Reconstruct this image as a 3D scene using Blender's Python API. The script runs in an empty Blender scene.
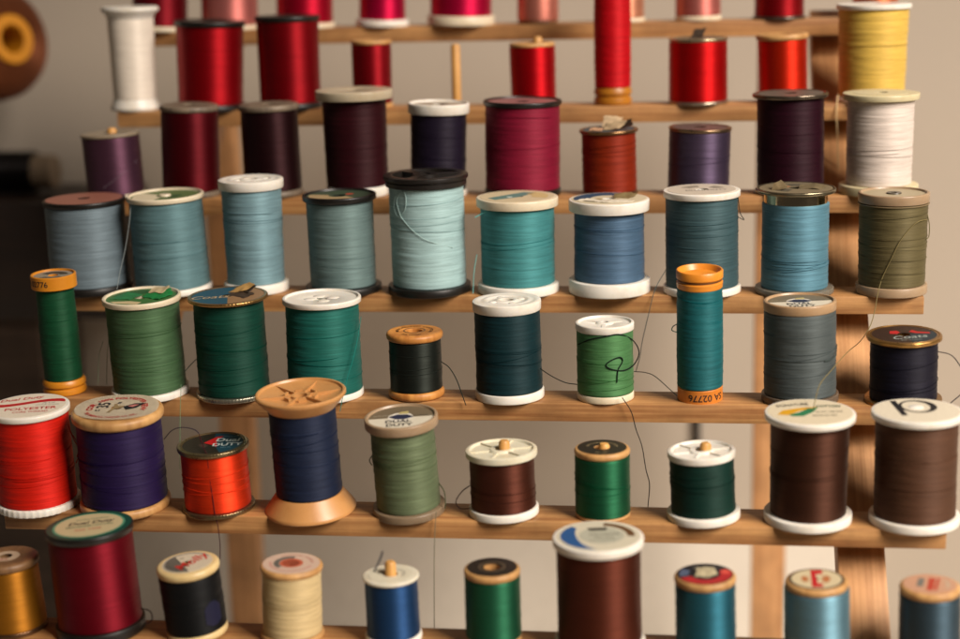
import bpy, bmesh, math, random
from mathutils import Vector, Matrix, noise

random.seed(7)
MM = 0.001
sc = bpy.context.scene
col = sc.collection

# ------------------------------------------------------------------ camera
cam_data = bpy.data.cameras.new('camera')
cam = bpy.data.objects.new('camera', cam_data)
col.objects.link(cam)
right = Vector((0.9917323684869344, 0.1258970408524358, -0.024836352387084766))
up = Vector((-0.004750830735627175, 0.22943419981365354, 0.9733125795771829))
fwd = Vector((-0.12823548222943898, 0.965147596515926, -0.22813543792430546))
m3 = Matrix((right, up, -fwd)).transposed()
cam.matrix_world = Matrix.Translation(Vector((98.6184, -745.6124, 173.0521)) * MM) @ m3.to_4x4()
cam_data.sensor_width = 36.0
cam_data.lens = 62.48
cam_data.clip_start = 0.01
cam_data.clip_end = 50.0
cam_data.dof.use_dof = True
cam_data.dof.focus_distance = 0.735
cam_data.dof.aperture_fstop = 3.7
cam_data.dof.aperture_blades = 9
sc.camera = cam

# ------------------------------------------------------------------ light
sc.view_settings.view_transform = 'Standard'
sc.view_settings.look = 'None'
sc.view_settings.exposure = 0.0
sc.view_settings.gamma = 1.0
sc.view_settings.use_curve_mapping = False
try:
    sc.cycles.use_denoising = True
    sc.cycles.max_bounces = 8
    sc.cycles.sample_clamp_indirect = 4.0
except Exception:
    pass
world = bpy.data.worlds.new('World')
sc.world = world
world.use_nodes = True
bg = world.node_tree.nodes['Background']
bg.inputs[0].default_value = (1.0, 0.84, 0.70, 1)
bg.inputs[1].default_value = 0.035


def area(name, loc, target, w, h, power, color):
    ld = bpy.data.lights.new(name, 'AREA')
    ld.shape = 'RECTANGLE'
    ld.size, ld.size_y = w, h
    ld.energy = power
    ld.color = color
    ld.spread = math.radians(64)
    o = bpy.data.objects.new(name, ld)
    col.objects.link(o)
    o.location = loc
    o.rotation_euler = (Vector(target) - Vector(loc)).to_track_quat('-Z', 'Y').to_euler()
    return o


area('window_light', (1.22, -0.90, 1.02), (0.30, -0.10, -0.10), 0.80, 1.00, 11.2, (1.0, 0.89, 0.79))


# ------------------------------------------------------------------ materials
def srgb(h):
    if isinstance(h, tuple):
        return h
    h = h.lstrip('#')
    out = []
    for k in (0, 2, 4):
        c = int(h[k:k + 2], 16) / 255
        out.append(c / 12.92 if c <= 0.04045 else ((c + 0.055) / 1.055) ** 2.4)
    return tuple(out) + (1.0,)


_mats = {}


def new_mat(name):
    m = bpy.data.materials.new(name)
    m.use_nodes = True
    nt = m.node_tree
    return m, nt, nt.nodes['Principled BSDF']


def N(nt, t, **kw):
    n = nt.nodes.new(t)
    for k, v in kw.items():
        setattr(n, k, v)
    return n


def plain(name, color, rough=0.5, metallic=0.0, var=0.06, scale=250.0, spec=0.5, bump=0.0, trans=0.0):
    """A surface with slight mottling in its colour and gloss."""
    key = (name, color)
    if key in _mats:
        return _mats[key]
    m, nt, p = new_mat(name)
    c = srgb(color)
    tc = N(nt, 'ShaderNodeTexCoord')
    nz = N(nt, 'ShaderNodeTexNoise')
    nz.inputs['Scale'].default_value = scale
    nz.inputs['Detail'].default_value = 5
    nt.links.new(tc.outputs['Object'], nz.inputs['Vector'])
    r = N(nt, 'ShaderNodeMapRange')
    r.inputs[3].default_value = 1 - var * 2.2
    r.inputs[4].default_value = 1 + var * 1.2
    nt.links.new(nz.outputs['Fac'], r.inputs[0])
    mx = N(nt, 'ShaderNodeVectorMath', operation='SCALE')
    mx.inputs[0].default_value = c[:3]
    nt.links.new(r.outputs[0], mx.inputs['Scale'])
    nt.links.new(mx.outputs[0], p.inputs['Base Color'])
    r2 = N(nt, 'ShaderNodeMapRange')
    r2.inputs[3].default_value = max(0.03, rough - 0.12)
    r2.inputs[4].default_value = min(1, rough + 0.12)
    nt.links.new(nz.outputs['Fac'], r2.inputs[0])
    nt.links.new(r2.outputs[0], p.inputs['Roughness'])
    p.inputs['Metallic'].default_value = metallic
    p.inputs['Specular IOR Level'].default_value = spec
    if trans:
        p.inputs['Transmission Weight'].default_value = trans
    if bump:
        b = N(nt, 'ShaderNodeBump')
        b.inputs['Strength'].default_value = bump
        b.inputs['Distance'].default_value = 0.0004
        nt.links.new(nz.outputs['Fac'], b.inputs['Height'])
        nt.links.new(b.outputs[0], p.inputs['Normal'])
    _mats[key] = m
    return m


def plastic(color, rough=0.38):
    key = ('plastic', color)
    if key in _mats:
        return _mats[key]
    m = plain('moulded_plastic', color, rough, var=0.05, scale=120)
    nt = m.node_tree
    p = nt.nodes['Principled BSDF']
    src = p.inputs['Base Color'].links[0].from_socket
    tc = N(nt, 'ShaderNodeTexCoord')            # old plastic: yellowed and grubby in patches
    oi = N(nt, 'ShaderNodeObjectInfo')
    ad = N(nt, 'ShaderNodeVectorMath', operation='ADD')
    nt.links.new(tc.outputs['Object'], ad.inputs[0])
    nt.links.new(oi.outputs['Random'], ad.inputs[1])
    nz = N(nt, 'ShaderNodeTexNoise')
    nz.inputs['Scale'].default_value = 95
    nz.inputs['Detail'].default_value = 8
    nz.inputs['Roughness'].default_value = 0.7
    nt.links.new(ad.outputs[0], nz.inputs['Vector'])
    rm = N(nt, 'ShaderNodeMapRange')
    rm.inputs[1].default_value, rm.inputs[2].default_value = 0.48, 0.72
    rm.inputs[4].default_value = 0.38
    nt.links.new(nz.outputs['Fac'], rm.inputs[0])
    mx = N(nt, 'ShaderNodeMix', data_type='RGBA', blend_type='MULTIPLY')
    nt.links.new(rm.outputs[0], mx.inputs[0])
    nt.links.new(src, mx.inputs[6])
    mx.inputs[7].default_value = (0.72, 0.58, 0.38, 1)
    nt.links.new(mx.outputs[2], p.inputs['Base Color'])
    p.inputs['Subsurface Weight'].default_value = 0.3
    p.inputs['Subsurface Radius'].default_value = (0.002, 0.0015, 0.001)
    _mats[key] = m
    return m


def wood(name, dark, light, axis, ring=900.0, rough=0.5, stretch=0.035):
    """Pine or birch: streaked along the given axis, with darker grain lines and pores."""
    key = (name, dark, light, axis)
    if key in _mats:
        return _mats[key]
    m, nt, p = new_mat(name)
    tc = N(nt, 'ShaderNodeTexCoord')
    oi = N(nt, 'ShaderNodeObjectInfo')
    off = N(nt, 'ShaderNodeVectorMath', operation='SCALE')
    off.inputs[0].default_value = (3.1, 1.7, 2.3)
    nt.links.new(oi.outputs['Random'], off.inputs['Scale'])
    add = N(nt, 'ShaderNodeVectorMath', operation='ADD')
    nt.links.new(tc.outputs['Object'], add.inputs[0])
    nt.links.new(off.outputs[0], add.inputs[1])
    mp = N(nt, 'ShaderNodeMapping')
    s = [1.0, 1.0, 1.0]
    s[axis] = stretch
    mp.inputs['Scale'].default_value = s
    nt.links.new(add.outputs[0], mp.inputs['Vector'])
    n1 = N(nt, 'ShaderNodeTexNoise')
    n1.inputs['Scale'].default_value = ring * 0.22
    n1.inputs['Detail'].default_value = 6
    n1.inputs['Distortion'].default_value = 1.2
    nt.links.new(mp.outputs[0], n1.inputs['Vector'])
    n2 = N(nt, 'ShaderNodeTexNoise')
    n2.inputs['Scale'].default_value = ring
    n2.inputs['Detail'].default_value = 4
    nt.links.new(mp.outputs[0], n2.inputs['Vector'])
    mul = N(nt, 'ShaderNodeMath', operation='MULTIPLY_ADD')
    mul.inputs[1].default_value = 0.65
    nt.links.new(n1.outputs['Fac'], mul.inputs[0])
    m2 = N(nt, 'ShaderNodeMath', operation='MULTIPLY')
    m2.inputs[1].default_value = 0.35
    nt.links.new(n2.outputs['Fac'], m2.inputs[0])
    nt.links.new(m2.outputs[0], mul.inputs[2])
    cr = N(nt, 'ShaderNodeValToRGB')
    e = cr.color_ramp.elements
    e[0].position, e[1].position = 0.33, 0.66
    e[0].color, e[1].color = srgb(dark), srgb(light)
    nt.links.new(mul.outputs[0], cr.inputs[0])
    n3 = N(nt, 'ShaderNodeTexNoise')            # handling dirt and uneven ageing
    n3.inputs['Scale'].default_value = 38
    n3.inputs['Detail'].default_value = 7
    n3.inputs['Roughness'].default_value = 0.65
    nt.links.new(add.outputs[0], n3.inputs['Vector'])
    r3 = N(nt, 'ShaderNodeMapRange')
    r3.inputs[1].default_value, r3.inputs[2].default_value = 0.32, 0.62
    r3.inputs[3].default_value, r3.inputs[4].default_value = 0.70, 1.05
    nt.links.new(n3.outputs['Fac'], r3.inputs[0])
    sc3 = N(nt, 'ShaderNodeVectorMath', operation='SCALE')
    nt.links.new(cr.outputs[0], sc3.inputs[0])
    nt.links.new(r3.outputs[0], sc3.inputs['Scale'])
    nt.links.new(sc3.outputs[0], p.inputs['Base Color'])
    p.inputs['Roughness'].default_value = rough
    b = N(nt, 'ShaderNodeBump')
    b.inputs['Strength'].default_value = 0.25
    b.inputs['Distance'].default_value = 0.0003
    nt.links.new(n2.outputs['Fac'], b.inputs['Height'])
    nt.links.new(b.outputs[0], p.inputs['Normal'])
    _mats[key] = m
    return m


def thread_mat(color, satin):
    """Wound sewing thread: fine turns around the spool, uneven in colour and height."""
    key = ('thread', color, satin)
    if key in _mats:
        return _mats[key]
    m, nt, p = new_mat('wound_thread')
    c = srgb(color)
    lum = 0.25 * c[0] + 0.65 * c[1] + 0.1 * c[2]
    grey = 0.14 if max(c[1], c[2]) > c[0] else 0.0
    c = tuple((0.98 if satin else 0.84) * ((1 - grey) * x + grey * lum) for x in c[:3]) + (1.0,)
    tc = N(nt, 'ShaderNodeTexCoord')
    mp = N(nt, 'ShaderNodeMapping')
    mp.inputs['Scale'].default_value = (0.03, 0.03, 1.0)
    nt.links.new(tc.outputs['Object'], mp.inputs['Vector'])
    fine = N(nt, 'ShaderNodeTexNoise')
    fine.inputs['Scale'].default_value = 3200
    fine.inputs['Detail'].default_value = 2
    nt.links.new(mp.outputs[0], fine.inputs['Vector'])
    mid = N(nt, 'ShaderNodeTexNoise')
    mid.inputs['Scale'].default_value = 420
    mid.inputs['Detail'].default_value = 5
    nt.links.new(mp.outputs[0], mid.inputs['Vector'])
    big = N(nt, 'ShaderNodeTexNoise')
    big.inputs['Scale'].default_value = 90
    big.inputs['Detail'].default_value = 3
    nt.links.new(tc.outputs['Object'], big.inputs['Vector'])
    a = N(nt, 'ShaderNodeMath', operation='MULTIPLY_ADD')
    a.inputs[1].default_value = 0.78
    nt.links.new(fine.outputs['Fac'], a.inputs[0])
    b_ = N(nt, 'ShaderNodeMath', operation='MULTIPLY')
    b_.inputs[1].default_value = 0.22
    nt.links.new(mid.outputs['Fac'], b_.inputs[0])
    nt.links.new(b_.outputs[0], a.inputs[2])
    r = N(nt, 'ShaderNodeMapRange')
    r.inputs[1].default_value, r.inputs[2].default_value = 0.28, 0.72
    lo, hi = (0.88, 1.10) if satin else (0.74, 1.18)
    r.inputs[3].default_value, r.inputs[4].default_value = lo, hi
    nt.links.new(a.outputs[0], r.inputs[0])
    sc_ = N(nt, 'ShaderNodeVectorMath', operation='SCALE')
    sc_.inputs[0].default_value = c[:3]
    nt.links.new(r.outputs[0], sc_.inputs['Scale'])
    hs = N(nt, 'ShaderNodeHueSaturation')
    r3 = N(nt, 'ShaderNodeMapRange')
    r3.inputs[3].default_value, r3.inputs[4].default_value = 0.88, 1.08
    nt.links.new(big.outputs['Fac'], r3.inputs[0])
    nt.links.new(r3.outputs[0], hs.inputs['Value'])
    nt.links.new(sc_.outputs[0], hs.inputs['Color'])
    nt.links.new(hs.outputs[0], p.inputs['Base Color'])
    p.inputs['Roughness'].default_value = 0.58 if satin else 0.66
    p.inputs['Specular IOR Level'].default_value = 0.45 if satin else 0.25
    p.inputs['Metallic'].default_value = 0.08 if lum > 0.45 else (0.75 if satin else 0.3)
    p.inputs['Anisotropic'].default_value = 0.8 if satin else 0.7
    p.inputs['Anisotropic Rotation'].default_value = 0.25
    p.inputs['Sheen Weight'].default_value = 0.12
    p.inputs['Sheen Roughness'].default_value = 0.4
    p.inputs['Sheen Tint'].default_value = tuple(min(1, 0.3 + 0.7 * x) for x in c[:3]) + (1,)
    tg = N(nt, 'ShaderNodeTangent', direction_type='RADIAL', axis='Z')
    nt.links.new(tg.outputs[0], p.inputs['Tangent'])
    bp = N(nt, 'ShaderNodeBump')
    bp.inputs['Strength'].default_value = 0.18 if satin else 0.40
    bp.inputs['Distance'].default_value = 0.00025
    nt.links.new(a.outputs[0], bp.inputs['Height'])
    nt.links.new(bp.outputs[0], p.inputs['Normal'])
    _mats[key] = m
    return m


def wall_mat():
    m, nt, p = new_mat('painted_plaster')
    tc = N(nt, 'ShaderNodeTexCoord')
    n1 = N(nt, 'ShaderNodeTexNoise')
    n1.inputs['Scale'].default_value = 6
    n1.inputs['Detail'].default_value = 6
    nt.links.new(tc.outputs['Object'], n1.inputs['Vector'])
    cr = N(nt, 'ShaderNodeValToRGB')
    cr.color_ramp.elements[0].color = srgb('#aa9e8e')
    cr.color_ramp.elements[1].color = srgb('#b6aa9a')
    nt.links.new(n1.outputs['Fac'], cr.inputs[0])
    nt.links.new(cr.outputs[0], p.inputs['Base Color'])
    p.inputs['Roughness'].default_value = 0.6
    n2 = N(nt, 'ShaderNodeTexNoise')
    n2.inputs['Scale'].default_value = 320
    nt.links.new(tc.outputs['Object'], n2.inputs['Vector'])
    b = N(nt, 'ShaderNodeBump')
    b.inputs['Strength'].default_value = 0.15
    b.inputs['Distance'].default_value = 0.0006
    nt.links.new(n2.outputs['Fac'], b.inputs['Height'])
    nt.links.new(b.outputs[0], p.inputs['Normal'])
    return m


# ------------------------------------------------------------------ mesh helpers (all arguments in mm)
def mesh_obj(name, bm, mat, parent=None, smooth=True, angle=35):
    me = bpy.data.meshes.new(name)
    bmesh.ops.recalc_face_normals(bm, faces=bm.faces)
    bm.to_mesh(me)
    bm.free()
    me.transform(Matrix.Scale(MM, 4))
    if smooth:
        for f in me.polygons:
            f.use_smooth = True
        me.set_sharp_from_angle(angle=math.radians(angle))
    if mat:
        for mm_ in (mat if isinstance(mat, list) else [mat]):
            me.materials.append(mm_)
    o = bpy.data.objects.new(name, me)
    col.objects.link(o)
    if parent is not None:
        o.parent = parent
    return o


def lathe(bm, prof, seg=64, rfun=None, closed=True):
    """Revolve (r, z) points about Z; the profile runs from the axis or hole round and back."""
    rings = []
    for k, (r, z) in enumerate(prof):
        if r < 1e-6:
            rings.append([bm.verts.new((0, 0, z))])
            continue
        ring = []
        for s in range(seg):
            a = 2 * math.pi * s / seg
            rr = rfun(k, s, a, r, z) if rfun else r
            ring.append(bm.verts.new((rr * math.cos(a), rr * math.sin(a), z)))
        rings.append(ring)
    n = len(rings)
    for k in range(n if closed else n - 1):
        A, B = rings[k], rings[(k + 1) % n]
        if len(A) == 1 and len(B) == 1:
            continue
        for s in range(seg):
            t = (s + 1) % seg
            if len(A) == 1:
                bm.faces.new((A[0], B[s], B[t]))
            elif len(B) == 1:
                bm.faces.new((A[s], A[t], B[0]))
            else:
                bm.faces.new((A[s], A[t], B[t], B[s]))
    return bm


def box(bm, x0, x1, y0, y1, z0, z1, bev=0.0, mat=None):
    r = bmesh.ops.create_cube(bm, size=1.0)
    vs = r['verts']
    for v in vs:
        v.co = Vector(((x0 + x1) / 2 + v.co.x * (x1 - x0), (y0 + y1) / 2 + v.co.y * (y1 - y0),
                       (z0 + z1) / 2 + v.co.z * (z1 - z0)))
    if bev:
        es = list({e for v in vs for e in v.link_edges})
        r2 = bmesh.ops.bevel(bm, geom=es, offset=bev, segments=2, affect='EDGES', profile=0.6)
        vs = r2['verts'] if r2['verts'] else vs
    if mat is not None:
        M_ = mat
        seen = set(v for v in bm.verts if v.is_valid)
        for v in (vs if not bev else [v for f in r2['faces'] for v in f.verts]):
            if v in seen:
                v.co = M_ @ v.co
    return bm


def bar(bm, a, b, w, h):
    """A square-section bar lying between two points of the XY plane, its top at the points' z."""
    a, b = Vector(a), Vector(b)
    d = (b - a).normalized()
    s = Vector((-d.y, d.x, 0)) * w / 2
    q = []
    for p in (a, b):
        for sg in (1, -1):
            for dz in (0, -h):
                q.append(bm.verts.new(p + s * sg + Vector((0, 0, dz))))
    for f in ((0, 1, 3, 2), (4, 6, 7, 5), (0, 2, 6, 4), (1, 5, 7, 3), (0, 4, 5, 1), (2, 3, 7, 6)):
        bm.faces.new([q[i] for i in f])


def smooth_path(pts, sub=6):
    if len(pts) < 3:
        return [Vector(p) for p in pts]
    P = [Vector(p) for p in pts]
    P = [P[0] * 2 - P[1]] + P + [P[-1] * 2 - P[-2]]
    out = []
    for i in range(1, len(P) - 2):
        for k in range(sub):
            t = k / sub
            a, b, c, d = P[i - 1:i + 3]
            out.append(0.5 * ((2 * b) + (c - a) * t + (2 * a - 5 * b + 4 * c - d) * t * t + (3 * b - a - 3 * c + d) * t ** 3))
    out.append(P[-2])
    return out


def tube(bm, pts, r, seg=6, closed=False):
    n = len(pts)
    rings = []
    for i, p in enumerate(pts):
        a = pts[(i - 1) % n] if closed or i else p
        b = pts[(i + 1) % n] if closed or i < n - 1 else p
        d = (b - a).normalized()
        u = d.cross(Vector((0.31, 0.2, 0.93)))
        if u.length < 1e-3:
            u = d.cross(Vector((1, 0, 0)))
        u.normalize()
        v = d.cross(u)
        rings.append([bm.verts.new(p + (u * math.cos(2 * math.pi * s / seg) + v * math.sin(2 * math.pi * s / seg)) * r)
                      for s in range(seg)])
    for i in range(n if closed else n - 1):
        A, B = rings[i], rings[(i + 1) % n]
        for s in range(seg):
            t = (s + 1) % seg
            bm.faces.new((A[s], A[t], B[t], B[s]))
    if not closed:
        bm.faces.new(rings[0])
        bm.faces.new(list(reversed(rings[-1])))


def flat(bm, pts, z, t=0.05, hole=None):
    """A thin printed or pasted patch: polygon pts (mm) lying at height z."""
    top = [bm.verts.new((x, y, z)) for x, y in pts]
    f = bm.faces.new(top)
    bmesh.ops.triangulate(bm, faces=[f])


def sector(r0, r1, a0, a1, n=24, squash=1.0):
    A = [math.radians(a0 + (a1 - a0) * k / n) for k in range(n + 1)]
    o = [(r1 * math.cos(a), r1 * math.sin(a) * squash) for a in A]
    i = [(r0 * math.cos(a), r0 * math.sin(a) * squash) for a in reversed(A)]
    return o + i


def disc_pts(r, cx=0, cy=0, n=40):
    return [(cx + r * math.cos(2 * math.pi * k / n), cy + r * math.sin(2 * math.pi * k / n)) for k in range(n)]


def text_bm(body, size, place, bold=0.0, shear=0.0, fit=None):
    """Letters as a flat mesh; place maps (x, y) in mm, text centred on the origin, to a 3D point."""
    cu = bpy.data.curves.new('lettering', 'FONT')
    cu.body = body
    cu.size = size
    cu.align_x = 'CENTER'
    cu.align_y = 'CENTER'
    cu.shear = shear
    cu.offset = bold
    cu.resolution_u = 3
    ob = bpy.data.objects.new('lettering', cu)
    me = bpy.data.meshes.new_from_object(ob)
    bm = bmesh.new()
    bm.from_mesh(me)
    bpy.data.objects.remove(ob)
    bpy.data.curves.remove(cu)
    bpy.data.meshes.remove(me)
    if fit:
        xs = [v.co.x for v in bm.verts]
        w = max(xs) - min(xs)
        k = fit / w if w else 1
    else:
        k = 1
    bmesh.ops.subdivide_edges(bm, edges=[e for e in bm.edges if e.calc_length() > size * 0.35], cuts=1)
    for v in bm.verts:
        v.co = Vector(place(v.co.x * k, v.co.y))
    return bm


def on_flat(z, cx=0, cy=0, rot=0):
    c, s = math.cos(math.radians(rot)), math.sin(math.radians(rot))
    return lambda x, y: (cx + x * c - y * s, cy + x * s + y * c, z)


def on_arc(z, r, mid, inward=False):
    """Text bent round the axis with its middle at angle mid; inward: readable from the axis side."""
    def f(x, y):
        if inward:
            a = math.radians(mid) + x / r
            rr = r - y
        else:
            a = math.radians(mid) - x / r
            rr = r + y
        return (rr * math.cos(a), rr * math.sin(a), z)
    return f


def on_drum(r, z, mid, flip=False):
    """Text wrapped round a cylinder of radius r."""
    def f(x, y):
        if flip:
            x, y = -x, -y
        a = math.radians(mid) + x / r
        return (r * math.cos(a), r * math.sin(a), z + y)
    return f


def empty(name, loc, label, cat, group=None):
    o = bpy.data.objects.new(name, None)
    o.empty_display_size = 0.01
    col.objects.link(o)
    o.location = Vector(loc) * MM
    o['label'] = label
    o['category'] = cat
    if group:
        o['group'] = group
    return o


# ------------------------------------------------------------------ the setting
def add_setting():
    bm = bmesh.new()
    box(bm, -1400, 1400, 280, 320, -700, 1300)
    w = mesh_obj('wall', bm, wall_mat(), smooth=False)
    w['kind'] = 'structure'
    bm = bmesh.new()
    box(bm, -420, 204, 267, 279.6, -279.6, -196, 1.5)  # pale board added to brighten the lower wall seen between the rails
    wn = mesh_obj('added_bright_panel', bm, plain('bright_panel_white', '#d8d0c2', 0.28, var=0.03, scale=30), smooth=False)
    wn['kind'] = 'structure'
    bm = bmesh.new()
    box(bm, -1100, 1100, -480, 266.5, -310, -280, 2.0)
    t = mesh_obj('table_surface', bm, plain('white_laminate', '#d2c9ba', 0.30, var=0.03, scale=40), smooth=False)
    t['kind'] = 'structure'


add_setting()

# ------------------------------------------------------------------ the rack
DY, DZ = 45.107, 38.536          # one step of the rack, back and up
RAIL_H, RAIL_D, PEG_Y = 8.2, 22.0, 11.0
PINE_X = wood('pine_along_rail', '#885830', '#c0905a', 0)
PINE_Z = wood('pine_upright', '#a8764a', '#cc9a68', 2)
PEG_W = wood('birch_dowel', '#b8803c', '#dca860', 2)


def rail_base(row):
    return Vector((0, (3 - row) * DY, (3 - row) * DZ))


rack = empty('thread_rack', (0, 0, -280), 'stepped pine thread rack with rows of pegs standing by the wall', 'thread rack')
RACK_OFF = Vector((0, 0, 280))


def bind(o, parent):
    """Parent keeping the world place (parents carry no scale)."""
    bpy.context.view_layer.update()
    o.parent = parent
    o.matrix_parent_inverse = parent.matrix_world.inverted()


# peg height above the rail where it differs (worn or pushed down under a capped spool)
PEG_TOP = {(1, 4): 31.5, (1, 5): 34.5, (1, 3): 33.0, (2, 0): 34.5, (5, 5): 32.4, (5, 6): 31.6, (5, 7): 32.6, (6, 4): 33.4,
           (5, 2): 26.5, (4, 9): 27.0, (4, 4): 28.0, (2, 6): 28, (1, 6): 29, (6, 9): 26.0, (6, 7): 28.5, (6, 8): 27.0, (6, 5): 29.5, (6, 3): 30.5, (0, 7): 26, (0, 9): 26, (0, 8): 27}
PEG_X = [-191.0 + 42.0 * k for k in range(10)]


def lie(o, vec):
    o.location = vec * MM


for row in range(8):
    b = rail_base(row) + RACK_OFF
    bm = bmesh.new()
    box(bm, -200, 200, 0, RAIL_D, 0, RAIL_H, 0.7)
    rl = mesh_obj('rail', bm, PINE_X, rack, smooth=True)
    lie(rl, b)
    if row == 7:
        continue
    for k, x in enumerate(PEG_X):
        bm = bmesh.new()
        ph = PEG_TOP.get((row, k), 30.0)
        lathe(bm, [(0, 0), (2.35, 0), (2.35, ph - 1.2), (1.7, ph - .2), (0, ph)], 14, closed=False)
        pg = mesh_obj('peg', bm, PEG_W, rl)
        lie(pg, Vector((x, PEG_Y, RAIL_H)))

sl = math.atan2(DZ, DY)
for x0 in (-173.0, 158.0):
    bm = bmesh.new()
    # slanted upright: runs behind the rails, parallel to the slope
    box(bm, x0, x0 + 19.5, 0, 15, -428.0, 196.0, 0.7)
    po = mesh_obj('front_post', bm, PINE_Z, rack)
    po.rotation_euler = (sl - math.pi / 2, 0, 0)
    lie(po, Vector((0, RAIL_D, -0.5)) + RACK_OFF)
for x0 in (-180.0, 131.5):
    bm = bmesh.new()
    box(bm, x0, x0 + 19, 170, 184, 0, 280 + 112, 0.7)
    mesh_obj('rear_leg', bm, PINE_Z, rack)

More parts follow.
